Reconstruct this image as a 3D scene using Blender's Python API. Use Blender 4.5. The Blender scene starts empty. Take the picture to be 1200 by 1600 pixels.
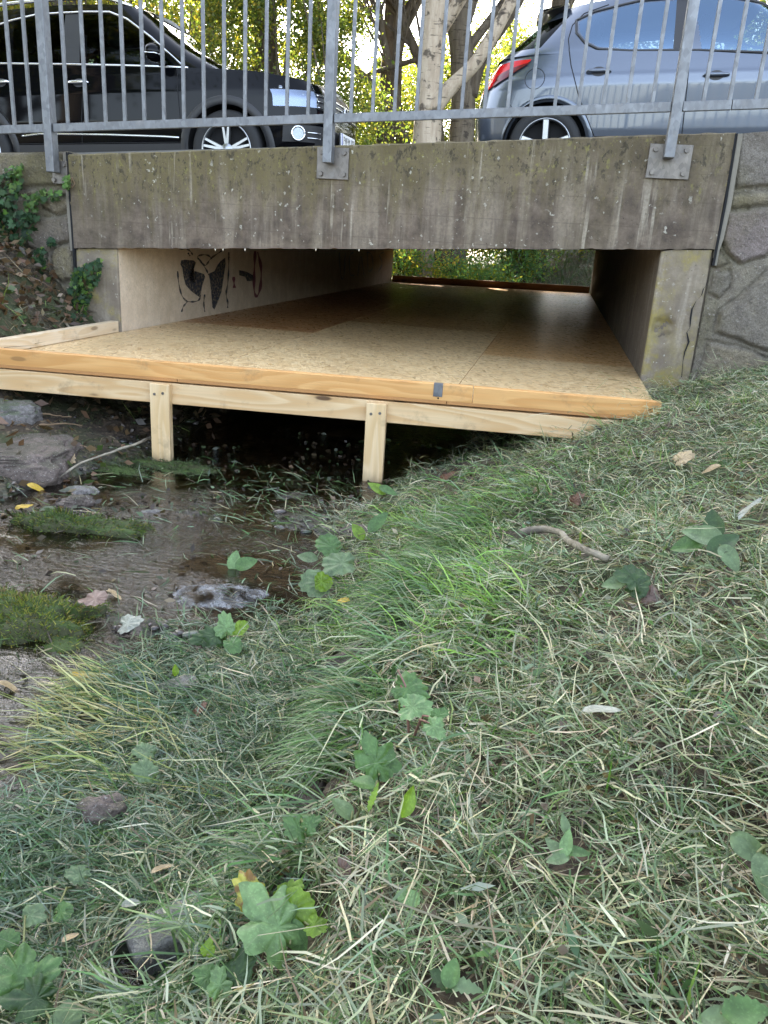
import bpy, bmesh, math, random
import numpy as np
from mathutils import Vector, Matrix, Euler
random.seed(7); rng = np.random.default_rng(11)
R = math.radians
scene = bpy.context.scene
COL = scene.collection

# ------------------------------------------------------------------ camera
CAMR = np.array([[0.97596021, -0.12302427, 0.17990745],
                 [0.20975489, 0.30597276, -0.92864609],
                 [0.05919922, 0.9440581, 0.32442218]])
FPX = 1244.0
cam_d = bpy.data.cameras.new('camera')
cam_d.sensor_fit = 'VERTICAL'; cam_d.sensor_height = 24.0; cam_d.sensor_width = 18.0
cam_d.lens = FPX / 1600.0 * 24.0
cam_d.clip_start = 0.05; cam_d.clip_end = 600
cam = bpy.data.objects.new('camera', cam_d); COL.objects.link(cam)
cam.matrix_world = Matrix(CAMR.tolist()).to_4x4()
scene.camera = cam

# ------------------------------------------------------------------ sky, sun, exposure
SUN_DIR = Vector((-0.42, 0.80, 0.56)).normalized()      # towards the sun (beyond the bridge, behind the trees)
world = bpy.data.worlds.new('World'); scene.world = world; world.use_nodes = True
wn = world.node_tree
bg = wn.nodes['Background']
sky = wn.nodes.new('ShaderNodeTexSky'); sky.sky_type = 'NISHITA'; sky.sun_disc = False
sky.sun_elevation = math.asin(SUN_DIR.z); sky.sun_rotation = math.atan2(SUN_DIR.x, SUN_DIR.y)
sky.air_density = 1.0; sky.dust_density = 2.0; sky.ozone_density = 1.0
hs = wn.nodes.new('ShaderNodeHueSaturation'); hs.inputs['Saturation'].default_value = .60      # thin high haze whitens the sky
wn.links.new(sky.outputs[0], hs.inputs['Color']); wn.links.new(hs.outputs[0], bg.inputs[0]); bg.inputs[1].default_value = 0.15
sun_d = bpy.data.lights.new('sun', 'SUN'); sun_d.energy = 4.6; sun_d.angle = R(0.5); sun_d.color = (1.0, 0.93, 0.80)
sun = bpy.data.objects.new('sun', sun_d); COL.objects.link(sun)
sun.rotation_euler = SUN_DIR.to_track_quat('Z', 'Y').to_euler()
vs = scene.view_settings
vs.view_transform = 'Standard'; vs.look = 'None'; vs.gamma = 1.0; vs.use_curve_mapping = False
vs.exposure = 3.05
scene.cycles.max_bounces = 10; scene.cycles.transparent_max_bounces = 24
scene.cycles.diffuse_bounces = 4; scene.cycles.glossy_bounces = 4; scene.cycles.transmission_bounces = 6
scene.cycles.sample_clamp_indirect = 6.0

# ------------------------------------------------------------------ photo geometry helpers
def pray(px, py):
    return CAMR @ np.array([px - 600.0, 800.0 - py, -FPX])
def at_y(px, py, Y):
    w = pray(px, py); return w * (Y / w[1])
def at_z(px, py, Z):
    w = pray(px, py); return w * (Z / w[2])
def at_x(px, py, X):
    w = pray(px, py); return w * (X / w[0])
def on_plane(px, py, P, n):
    w = pray(px, py); return w * (np.dot(P, n) / np.dot(w, n))

# ------------------------------------------------------------------ numpy noise
_T = np.random.default_rng(3).random((64, 64, 64))
def vnoise(x, y, z=0.0):
    x = np.asarray(x, float); y = np.asarray(y, float); z = np.zeros_like(x) + z
    xi, yi, zi = np.floor(x).astype(int), np.floor(y).astype(int), np.floor(z).astype(int)
    fx, fy, fz = x - xi, y - yi, z - zi
    fx = fx * fx * (3 - 2 * fx); fy = fy * fy * (3 - 2 * fy); fz = fz * fz * (3 - 2 * fz)
    g = lambda a, b, c: _T[(xi + a) % 64, (yi + b) % 64, (zi + c) % 64]
    l = lambda a, b, t: a + (b - a) * t
    return l(l(l(g(0,0,0), g(1,0,0), fx), l(g(0,1,0), g(1,1,0), fx), fy),
             l(l(g(0,0,1), g(1,0,1), fx), l(g(0,1,1), g(1,1,1), fx), fy), fz)
def fbm(x, y, z=0.0, o=4):
    s = 0; a = 0.5; n = 0
    for i in range(o):
        s = s + a * vnoise(np.asarray(x) * 2**i + 17.3 * i, np.asarray(y) * 2**i + 5.1 * i, np.asarray(z) * 2**i + 3.7 * i); n += a; a *= 0.5
    return s / n * 2 - 1
def sstep(a, b, x):
    t = np.clip((np.asarray(x, float) - a) / (b - a), 0, 1); return t * t * (3 - 2 * t)

# ------------------------------------------------------------------ object helpers
def wmat(o):
    m = o.matrix_basis.copy()
    if o.parent: m = wmat(o.parent) @ o.matrix_parent_inverse @ m
    return m
def attach(o, parent, keep=True):
    if parent is not None:
        o.parent = parent
        if keep: o.matrix_parent_inverse = wmat(parent).inverted()
    return o
def tag(o, label=None, cat=None, group=None, kind=None):
    if label: o['label'] = label
    if cat: o['category'] = cat
    if group: o['group'] = group
    if kind: o['kind'] = kind
    return o
def thing(name, label, cat, loc=(0, 0, 0), group=None, rot=None):
    o = bpy.data.objects.new(name, None); COL.objects.link(o); o.location = loc
    if rot: o.rotation_euler = rot
    o.empty_display_size = 0.2
    return tag(o, label, cat, group)
def link(name, me, mat, parent=None, keep=True):
    o = bpy.data.objects.new(name, me); COL.objects.link(o)
    if mat is not None:
        for m in (mat if isinstance(mat, (list, tuple)) else [mat]): me.materials.append(m)
    attach(o, parent, keep); return o
def mesh_np(name, V, F, mat, parent=None, smooth=False, col=None, keep=True):
    """V (N,3), F (M,k) arrays; col (N,3) point colours."""
    V = np.asarray(V, np.float32); F = np.asarray(F, np.int32); k = F.shape[1]
    me = bpy.data.meshes.new(name)
    me.vertices.add(len(V)); me.vertices.foreach_set('co', V.ravel())
    me.loops.add(F.size); me.loops.foreach_set('vertex_index', F.ravel())
    me.polygons.add(len(F)); me.polygons.foreach_set('loop_start', np.arange(0, F.size, k, dtype=np.int32))
    if smooth: me.polygons.foreach_set('use_smooth', np.ones(len(F), bool))
    me.update(calc_edges=True); me.validate()
    if col is not None:
        a = me.attributes.new('Col', 'FLOAT_COLOR', 'POINT')
        c = np.ones((len(V), 4), np.float32); c[:, :3] = col; a.data.foreach_set('color', c.ravel())
    return link(name, me, mat, parent, keep)
def mesh_pd(name, V, F, mat, parent=None, smooth=False, keep=True):
    me = bpy.data.meshes.new(name); me.from_pydata([tuple(map(float, v)) for v in V], [], F)
    if smooth:
        for p in me.polygons: p.use_smooth = True
    me.update(); return link(name, me, mat, parent, keep)
def bm_obj(name, bm, mat, parent=None, smooth=False, keep=True):
    me = bpy.data.meshes.new(name); bm.to_mesh(me); bm.free()
    if smooth:
        for p in me.polygons: p.use_smooth = True
    return link(name, me, mat, parent, keep)
def bm_box(bm, c, s, bev=0.0, rot=None):
    r = bmesh.ops.create_cube(bm, size=1.0)
    vs_ = r['verts']
    bmesh.ops.scale(bm, vec=s, verts=vs_)
    if bev:
        ed = list({e for v in vs_ for e in v.link_edges})
        b = bmesh.ops.bevel(bm, geom=ed, offset=bev, segments=2, affect='EDGES', profile=0.5)
        vs_ = list({v for f in b['faces'] for v in f.verts} | {v for v in vs_ if v.is_valid})
        # gather whole island
        seen = set(vs_); st = list(vs_)
        while st:
            v = st.pop()
            for e in v.link_edges:
                o_ = e.other_vert(v)
                if o_ not in seen: seen.add(o_); st.append(o_)
        vs_ = list(seen)
    M = Matrix.Translation(c) @ (rot.to_4x4() if rot is not None else Matrix())
    bmesh.ops.transform(bm, matrix=M, verts=vs_)
def board(name, p0, p1, w, h, mat, parent=None, up=(0, 0, 1), bev=0.003):
    """timber along p0->p1 (local X), width w across, height h along up; own local axes for grain"""
    p0, p1 = Vector(p0), Vector(p1); d = p1 - p0; L = d.length; x = d.normalized(); u = Vector(up)
    y = u.cross(x).normalized(); z = x.cross(y)
    bm = bmesh.new(); bm_box(bm, (0, 0, 0), (L, w, h), bev)
    o = bm_obj(name, bm, mat, None)
    o.matrix_basis = Matrix.Translation((p0 + p1) / 2) @ Matrix((x, y, z)).transposed().to_4x4()
    return attach(o, parent)
def tube_vf(pts, rad, n=8, closed=False, cap=True):
    P = np.asarray(pts, float); m = len(P)
    rad = np.zeros(m) + rad
    T = np.gradient(P, axis=0)
    if closed: T = np.roll(P, -1, 0) - np.roll(P, 1, 0)
    T /= np.linalg.norm(T, axis=1)[:, None] + 1e-9
    a = np.array([0, 0, 1.0]) if abs(T[0][2]) < .9 else np.array([1.0, 0, 0])
    nrm = np.cross(T[0], a); nrm /= np.linalg.norm(nrm)
    V = []; ang = np.arange(n) / n * 2 * np.pi
    for i in range(m):
        nrm = nrm - T[i] * nrm.dot(T[i]); nrm /= np.linalg.norm(nrm) + 1e-9
        b = np.cross(T[i], nrm)
        V.append(P[i] + rad[i] * (np.cos(ang)[:, None] * nrm + np.sin(ang)[:, None] * b))
    V = np.concatenate(V); F = []
    rng_ = m if closed else m - 1
    for i in range(rng_):
        j = (i + 1) % m
        for k in range(n):
            F.append((i * n + k, i * n + (k + 1) % n, j * n + (k + 1) % n, j * n + k))
    return V, F
def tubes(name, specs, mat, parent=None, n=8, smooth=True, keep=True):
    Vs, Fs, o = [], [], 0
    for pts, r in specs:
        V, F = tube_vf(pts, r, n)
        m = len(pts)
        Vs.append(V); Fs += [tuple(i + o for i in f) for f in F]
        Fs.append(tuple(o + k for k in range(n))[::-1]); Fs.append(tuple(o + (m - 1) * n + k for k in range(n)))
        o += len(V)
    return mesh_pd(name, np.concatenate(Vs), Fs, mat, parent, smooth, keep)
def grid_faces(nu, nv, wrap=False):
    i, j = np.meshgrid(np.arange(nu if wrap else nu - 1), np.arange(nv - 1), indexing='ij')
    i = i.ravel(); j = j.ravel(); i2 = (i + 1) % nu
    return np.stack([i * nv + j, i2 * nv + j, i2 * nv + j + 1, i * nv + j + 1], 1)
def in_poly(x, y, poly):
    x = np.asarray(x); y = np.asarray(y); c = np.zeros(x.shape, bool); n = len(poly)
    for i in range(n):
        x0, y0 = poly[i]; x1, y1 = poly[(i + 1) % n]
        if y0 == y1: continue
        t = ((y0 > y) != (y1 > y)) & (x < (x1 - x0) * (y - y0) / (y1 - y0) + x0)
        c ^= t
    return c
def poly_dist(x, y, poly):
    x = np.asarray(x); d = np.full(x.shape, 1e9); n = len(poly)
    for i in range(n):
        a = np.array(poly[i]); b = np.array(poly[(i + 1) % n]); ab = b - a
        t = np.clip(((x - a[0]) * ab[0] + (y - a[1]) * ab[1]) / (ab @ ab + 1e-12), 0, 1)
        d = np.minimum(d, np.hypot(x - a[0] - t * ab[0], y - a[1] - t * ab[1]))
    return d

# ------------------------------------------------------------------ materials
class NT:
    def __init__(s, name):
        s.mat = bpy.data.materials.new(name); s.mat.use_nodes = True
        s.t = s.mat.node_tree; s.n = s.t.nodes; s.p = s.n['Principled BSDF']; s.out = s.n['Material Output']
    def node(s, typ, **kw):
        n = s.n.new(typ)
        for k, v in kw.items():
            if k.startswith('_'): setattr(n, k[1:], v)
            else: s.set(n.inputs[k.replace('__', ' ')], v)
        return n
    def set(s, inp, v):
        if isinstance(v, bpy.types.NodeSocket): s.t.links.new(v, inp)
        elif isinstance(v, (tuple, list)) and len(v) == 3 and inp.type == 'RGBA': inp.default_value = (*v, 1)
        else: inp.default_value = v
    def math(s, op, a, b=0.0, clamp=False):
        n = s.n.new('ShaderNodeMath'); n.operation = op; n.use_clamp = clamp
        s.set(n.inputs[0], a); s.set(n.inputs[1], b); return n.outputs[0]
    def mix(s, f, a, b, mode='MIX'):
        n = s.n.new('ShaderNodeMix'); n.data_type = 'RGBA'; n.blend_type = mode
        s.set(n.inputs[0], f); s.set(n.inputs[6], a); s.set(n.inputs[7], b); return n.outputs[2]
    def pos(s, scale=(1, 1, 1), coord='pos', off=(0, 0, 0), rot=(0, 0, 0)):
        if coord == 'pos': c = s.n.new('ShaderNodeNewGeometry').outputs['Position']
        else: c = s.n.new('ShaderNodeTexCoord').outputs['Object']
        m = s.n.new('ShaderNodeMapping'); s.set(m.inputs['Vector'], c); m.inputs['Scale'].default_value = scale
        m.inputs['Location'].default_value = off; m.inputs['Rotation'].default_value = rot
        return m.outputs[0]
    def noise(s, v, scale=1.0, det=5.0, rough=.55, dist=0.0):
        n = s.n.new('ShaderNodeTexNoise'); s.set(n.inputs['Vector'], v); n.inputs['Scale'].default_value = scale
        n.inputs['Detail'].default_value = det; n.inputs['Roughness'].default_value = rough; n.inputs['Distortion'].default_value = dist
        return n.outputs['Fac']
    def voro(s, v, scale=1.0, out='Distance', feat='F1', rand=1.0):
        n = s.n.new('ShaderNodeTexVoronoi'); n.feature = feat; s.set(n.inputs['Vector'], v); n.inputs['Scale'].default_value = scale
        n.inputs['Randomness'].default_value = rand; return n.outputs[out]
    def ramp(s, f, lo, hi, a=0.0, b=1.0):
        n = s.n.new('ShaderNodeMapRange'); n.interpolation_type = 'SMOOTHSTEP'; s.set(n.inputs[0], f)
        n.inputs[1].default_value = lo; n.inputs[2].default_value = hi; n.inputs[3].default_value = a; n.inputs[4].default_value = b
        return n.outputs[0]
    def bump(s, h, strength=.4, dist=.01):
        n = s.n.new('ShaderNodeBump'); s.set(n.inputs['Height'], h); n.inputs['Strength'].default_value = strength
        n.inputs['Distance'].default_value = dist; s.set(s.p.inputs['Normal'], n.outputs[0])
    def attr(s, name='Col'):
        n = s.n.new('ShaderNodeAttribute'); n.attribute_name = name; return n.outputs['Color']
    def sep(s, v):
        n = s.n.new('ShaderNodeSeparateXYZ'); s.set(n.inputs[0], v); return n.outputs
    def schlick(s, f0, nrm=None, power=5.0):
        g = s.n.new('ShaderNodeNewGeometry'); d = s.n.new('ShaderNodeVectorMath'); d.operation = 'DOT_PRODUCT'
        s.set(d.inputs[0], nrm if nrm is not None else g.outputs['Normal']); s.set(d.inputs[1], g.outputs['Incoming'])
        q = s.math('POWER', s.math('SUBTRACT', 1.0, s.math('ABSOLUTE', d.outputs['Value']), True), power)
        return s.math('ADD', f0, s.math('MULTIPLY', q, s.math('SUBTRACT', 1.0, f0)), True)
    def fin(s, **kw):
        for k, v in kw.items(): s.set(s.p.inputs[k.replace('_', ' ')], v)
        return s.mat

def simple(name, col, rough=.5, metal=0.0, coat=0.0, spec=0.5, bumpy=0.0, bscale=80, coord='obj'):
    m = NT(name)
    n = m.noise(m.pos(coord=coord), bscale, 3)
    c = m.mix(m.ramp(n, .3, .7, 0, .35), col, tuple(x * .75 for x in col))
    if bumpy: m.bump(n, bumpy, .003)
    return m.fin(Base_Color=c, Roughness=rough, Metallic=metal, Coat_Weight=coat, Specular_IOR_Level=spec)

def concrete(name, base, dark, light, green, amt=(.5, .5, .4), bands=True, top=None, lichen=0.0):
    m = NT(name)
    big = m.noise(m.pos((1.3, 1.3, 1.3)), 1.5, 6, .6)
    streak = m.noise(m.pos((9, 9, .7)), 1.0, 6, .62, .3)
    streak2 = m.noise(m.pos((22, 22, 1.1), off=(3, 7, 1)), 1.0, 4, .6)
    fine = m.noise(m.pos(), 70, 6, .65)
    mid = m.noise(m.pos(), 9, 6, .65)
    c = m.mix(m.ramp(mid, .32, .68), base, dark); c = m.mix(m.ramp(m.noise(m.pos((1, 1, 1.4), off=(8, 3, 2)), 3.6, 6, .7), .46, .64, 0, .55), c, dark)
    c = m.mix(m.ramp(streak, .48, .68, 0, amt[0]), c, light)
    c = m.mix(m.ramp(m.math('MULTIPLY', streak2, big), .28, .40, 0, amt[1]), c, dark)
    z = m.sep(m.pos())
    gm = m.math('MULTIPLY', m.ramp(big, .42, .66), m.ramp(m.noise(m.pos((6, 6, 1.6), off=(9, 2, 4)), 1.0, 5, .6), .4, .65))
    c = m.mix(m.math('MULTIPLY', gm, amt[2]), c, green)
    if bands:   # formwork board lines
        b = m.math('FRACT', m.math('MULTIPLY', z[2], 7.3)); c = m.mix(m.ramp(m.math('ABSOLUTE', m.math('SUBTRACT', b, .5)), .465, .5, 0, .35), c, dark)
    if top is not None:   # algae and soot washed down from the upper edge
        P_ = m.sep(m.pos()); h_ = m.math('SUBTRACT', P_[2], m.math('MULTIPLY', P_[0], .0625))
        n_ = m.noise(m.pos((14, 14, 1.4), off=(1, 8, 2)), 1.0, 6, .65)
        hm = m.ramp(m.math('ADD', h_, m.math('MULTIPLY', m.math('SUBTRACT', n_, .5), .9)), .12, .50)
        lft = m.ramp(P_[0], .6, -1.6, .45, 1.0)
        c = m.mix(m.math('MULTIPLY', m.math('MULTIPLY', hm, lft), .85), c, top)
        sp_ = m.noise(m.pos((1, 1, .6), off=(2, 2, 2)), 34, 5, .7)
        c = m.mix(m.math('MULTIPLY', m.ramp(sp_, .54, .62), m.math('MULTIPLY', hm, .8)), c, (.030, .027, .018))
        c = m.mix(m.math('MULTIPLY', m.ramp(m.noise(m.pos((1, 1, .7), off=(7, 2, 2)), 26, 5, .7), .58, .66), m.math('MULTIPLY', hm, .7)), c, (.21, .19, .06))
        dr = m.noise(m.pos((26, 26, 1.0), off=(4, 4, 4)), 1.0, 4, .55)
        c = m.mix(m.math('MULTIPLY', m.ramp(dr, .60, .70), m.ramp(m.noise(m.pos((3, 3, 3), off=(6, 6, 6)), 1.0, 3), .4, .6, 0, .75)), c, (.36, .32, .25))
    if lichen:
        lm = m.math('MULTIPLY', m.ramp(m.noise(m.pos((1, 1, 1), off=(3, 1, 5)), 4.2, 6, .65), .48, .62), lichen)
        c = m.mix(lm, c, (.27, .22, .055))
    spk = m.math('MULTIPLY', m.ramp(m.noise(m.pos(off=(5, 5, 5)), 38, 3, .5), .64, .69), m.ramp(mid, .45, .6))
    c = m.mix(m.math('MULTIPLY', spk, .65), c, (.52, .50, .42))
    pit = m.ramp(m.voro(m.pos(), 26), .05, .12, 1, 0)
    c = m.mix(m.math('MULTIPLY', pit, m.ramp(fine, .45, .6)), c, tuple(x * .3 for x in dark))
    c = m.mix(m.ramp(fine, .3, .72, 0, .5), c, tuple(x * .62 for x in base))
    h = m.math('ADD', m.math('MULTIPLY', mid, .6), m.math('SUBTRACT', m.math('MULTIPLY', fine, .55), m.math('MULTIPLY', pit, .6)))
    m.bump(h, .55, .012)
    return m.fin(Base_Color=c, Roughness=.92, Specular_IOR_Level=.25)

def timber(name, tone, grain, knots=1.0, gl=.55):
    m = NT(name)
    oi = m.n.new('ShaderNodeObjectInfo')
    tc = m.n.new('ShaderNodeTexCoord').outputs['Object']
    ad = m.n.new('ShaderNodeVectorMath'); ad.operation = 'MULTIPLY_ADD'
    cx = m.n.new('ShaderNodeCombineXYZ'); m.set(cx.inputs[0], m.math('MULTIPLY', oi.outputs['Random'], 37.0)); m.set(cx.inputs[1], m.math('MULTIPLY', oi.outputs['Random'], 11.0))
    m.set(ad.inputs[0], tc); ad.inputs[1].default_value = (1, 1, 1); m.set(ad.inputs[2], cx.outputs[0])
    v = ad.outputs[0]
    def mp(sc):
        q = m.n.new('ShaderNodeMapping'); m.set(q.inputs[0], v); q.inputs['Scale'].default_value = sc; return q.outputs[0]
    n1 = m.noise(mp((.9, 7, 7)), 1.0, 2, .45)
    rings = m.math('FRACT', m.math('MULTIPLY', n1, 11.0))
    rings = m.math('MULTIPLY', m.ramp(rings, .0, .75), m.ramp(rings, .85, 1.0, 1, 0))
    fib = m.noise(mp((4, 160, 160)), 1.0, 3, .6)
    blot = m.noise(mp((1.5, 5, 5)), 1.0, 3, .5)
    c = m.mix(m.math('MULTIPLY', rings, .75), tone, grain)
    c = m.mix(m.ramp(fib, .35, .7, 0, .35), c, tuple(x * .72 for x in tone))
    c = m.mix(m.ramp(blot, .4, .7, 0, .3), c, tuple(x * .85 for x in grain))
    kd = m.voro(mp((2.6, 9, 9)), 1.0)
    k = m.ramp(kd, .07, .13, 1, 0); halo = m.ramp(kd, .12, .3, 1, 0)
    c = m.mix(m.math('MULTIPLY', halo, .45 * knots), c, tuple(x * .8 for x in grain))
    c = m.mix(m.math('MULTIPLY', k, .9 * knots), c, (.075, .035, .014))
    dirt = m.ramp(m.noise(m.pos(off=(2, 9, 4)), 7, 6, .7), .54, .72, 0, .4); c = m.mix(dirt, c, (.16, .105, .06))
    damp = m.ramp(m.math('ADD', m.sep(m.pos())[2], m.math('MULTIPLY', m.noise(m.pos((1, 1, .4)), 30, 4), .08)), -1.07, -.965, .85, 0)
    c = m.mix(damp, c, (.07, .05, .03))
    m.bump(m.math('ADD', m.math('MULTIPLY', fib, .6), m.math('MULTIPLY', rings, -.3)), .25, .003)
    return m.fin(Base_Color=c, Roughness=gl, Specular_IOR_Level=.35)

def osb(name, tone=(1, 1, 1)):
    m = NT(name)
    oi = m.n.new('ShaderNodeObjectInfo').outputs['Random']
    cols = []
    for i, a in enumerate((0.15, 1.2, 2.25)):
        v = m.pos((1, 1, 1), 'pos', (i * 3.1, i * 1.7, 0), (0, 0, a))
        mp = m.n.new('ShaderNodeMapping'); m.set(mp.inputs[0], v); mp.inputs['Scale'].default_value = (19, 80, 1)
        w = m.n.new('ShaderNodeTexVoronoi'); m.set(w.inputs['Vector'], mp.outputs[0]); w.inputs['Scale'].default_value = 1.0
        w.voronoi_dimensions = '2D'
        cols.append((w.outputs['Color'], w.outputs['Distance'], mp.outputs[0]))
    sel = m.sep(m.n.new('ShaderNodeTexVoronoi').outputs['Color']) if False else None
    pv = m.n.new('ShaderNodeTexVoronoi'); m.set(pv.inputs['Vector'], m.pos((28, 40, 1), off=(2, 4, 0), rot=(0, 0, .5))); pv.inputs['Scale'].default_value = 1.0; pv.voronoi_dimensions = '2D'
    s_ = m.sep(pv.outputs['Color'])[0]
    def val(c): return m.sep(c)[1]
    f1 = m.ramp(s_, .33, .34); f2 = m.ramp(s_, .66, .67)
    v = m.mix(f2, m.mix(f1, cols[0][0], cols[1][0]), cols[2][0])
    d = m.mix(f2, m.mix(f1, cols[0][1], cols[1][1]), cols[2][1])
    sv = m.sep(v)
    c = m.mix(sv[0], (.70, .47, .22), (.87, .66, .37))
    c = m.mix(m.ramp(sv[1], .72, .95, 0, .55), c, (.30, .17, .06))
    c = m.mix(m.ramp(sv[2], .88, .98, 0, .5), c, (.15, .075, .025))
    c = m.mix(m.ramp(m.sep(d)[0], .5, .95, 0, .45), c, (.22, .12, .045))
    fib = m.noise(m.pos((1, 1, 1)), 220, 3, .6)
    c = m.mix(m.ramp(fib, .35, .7, 0, .25), c, (.30, .19, .08))
    blot = m.noise(m.pos(), 1.3, 4, .6)
    c = m.mix(m.ramp(blot, .45, .75, 0, .25), c, (.33, .2, .08))
    c = m.mix(m.ramp(oi, .0, 1.0, 0, .12), c, (.30, .16, .06))
    c = m.mix(1.0, c, tone, 'MULTIPLY')
    m.bump(m.math('ADD', sv[0], m.math('MULTIPLY', fib, .4)), .25, .003)
    return m.fin(Base_Color=c, Roughness=m.ramp(sv[1], 0, 1, .27, .48), Specular_IOR_Level=.55)

def galv(name, base=(.19, .195, .205)):
    m = NT(name)
    vc = m.sep(m.voro(m.pos((1, 1, .6), 'pos'), 55, 'Color'))[0]
    n = m.noise(m.pos(), 14, 5, .6)
    c = m.mix(vc, base, tuple(x * .72 for x in base))
    c = m.mix(m.ramp(n, .5, .75, 0, .5), c, (.28, .27, .26))
    return m.fin(Base_Color=c, Metallic=.75, Roughness=m.ramp(n, .3, .7, .42, .62))

def leafmat(name, vcol=True, col=(.1, .2, .04), trans=.45, rough=.45, tcol=1.6, spec=.4):
    m = NT(name)
    c = m.attr() if vcol else m.mix(m.ramp(m.noise(m.pos(coord='obj'), 18, 4), .35, .7), col, tuple(x * .6 for x in col))
    m.fin(Base_Color=c, Roughness=rough, Specular_IOR_Level=spec)
    tr = m.n.new('ShaderNodeBsdfTranslucent')
    tc = m.mix(1.0, c, (tcol, tcol * 1.02, tcol * .45), 'MULTIPLY')
    m.set(tr.inputs[0], tc)
    mx = m.n.new('ShaderNodeMixShader'); mx.inputs[0].default_value = trans
    m.t.links.new(m.p.outputs[0], mx.inputs[1]); m.t.links.new(tr.outputs[0], mx.inputs[2])
    m.t.links.new(mx.outputs[0], m.out.inputs[0])
    return m.mat

MAT = {}
MAT['beam'] = concrete('weathered_concrete', (.170, .134, .102), (.060, .046, .037), (.34, .29, .22), (.10, .09, .03), (.45, .6, .25), True, (.130, .108, .045))
MAT['abut'] = concrete('abutment_concrete', (.28, .235, .175), (.16, .13, .10), (.42, .37, .29), (.22, .18, .05), (.6, .3, .8), False, None, .8)
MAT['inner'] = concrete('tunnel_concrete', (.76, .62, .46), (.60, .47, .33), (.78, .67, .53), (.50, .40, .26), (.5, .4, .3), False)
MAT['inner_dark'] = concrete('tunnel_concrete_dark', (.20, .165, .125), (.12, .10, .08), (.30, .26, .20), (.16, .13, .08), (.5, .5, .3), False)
MAT['fascia'] = timber('planed_board', (.68, .38, .14), (.56, .27, .08), .5)
MAT['beamwood'] = timber('spruce_beam', (.70, .51, .29), (.56, .33, .135), 1.0)
MAT['postwood'] = timber('spruce_post', (.74, .55, .32), (.62, .41, .19), .8)
MAT['curb'] = timber('spruce_curb', (.74, .60, .42), (.62, .45, .26), .6)
MAT['osb'] = osb('strand_board'); MAT['osb_shaded'] = osb('shaded_strand_board', (.84, .71, .57)); MAT['osb_shaded_red'] = osb('shaded_red_strand_board', (.68, .50, .38))  # two darker tones paint the tunnel's shade into the inner deck sheets
MAT['osb_edge'] = simple('board_cut_edge', (.46, .22, .075), .8, bumpy=.6, bscale=260)
MAT['galv'] = galv('galvanised_steel')
MAT['plate'] = galv('weathered_plate', (.19, .17, .15))
MAT['dark'] = simple('dark_void', (.006, .006, .007), .9)
# ------------------------------------------------------------------ terrain
ZF = -0.667; KS = .667 / .6; YW = 4.73; XL = -2.71; XR = 0.515; WATER = -1.07
def zsoff(x): return -0.156 + .0584 * (x + 2.70)
def ztop(x): return .367 + .0666 * (x + 2.97)
def zroad(x): return .342 + .06 * (x + 3.15)
def yfar(x): return 13.4 + (x - XL) * .31
_toeR = ([-40, 0, .79, .96, 1.25, 1.55, 1.92, 2.06, 2.4, 2.7, 3.2, 3.6, 4, 4.7, 12, 13.5, 15, 17, 20, 60], [-.60, -.66, -.74, -.78, -.84, -.84, -.76, -.62, -.66, -.72, -.66, -.62, -.45, -.40, -.4, .45, .1, -1.4, -3.2, -6])
_toeL = ([-40, 0, 1, 2, 2.6, 3.0, 3.5, 4.2, 12, 13.5, 15, 17, 20, 60], [-1.6, -1.6, -1.8, -2.0, -2.02, -1.95, -1.86, -1.9, -2.0, -2.6, -2.9, -4.2, -6, -10])
_stepX = ([0, .5, .7, 1.1, 1.6, 2.2, 2.6], [-.45, -.44, -.42, -.30, -.31, -.24, -.22])
def softmin(a, cap, k=.12):
    return cap - k * np.logaddexp(0, (cap - a) / k)
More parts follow.
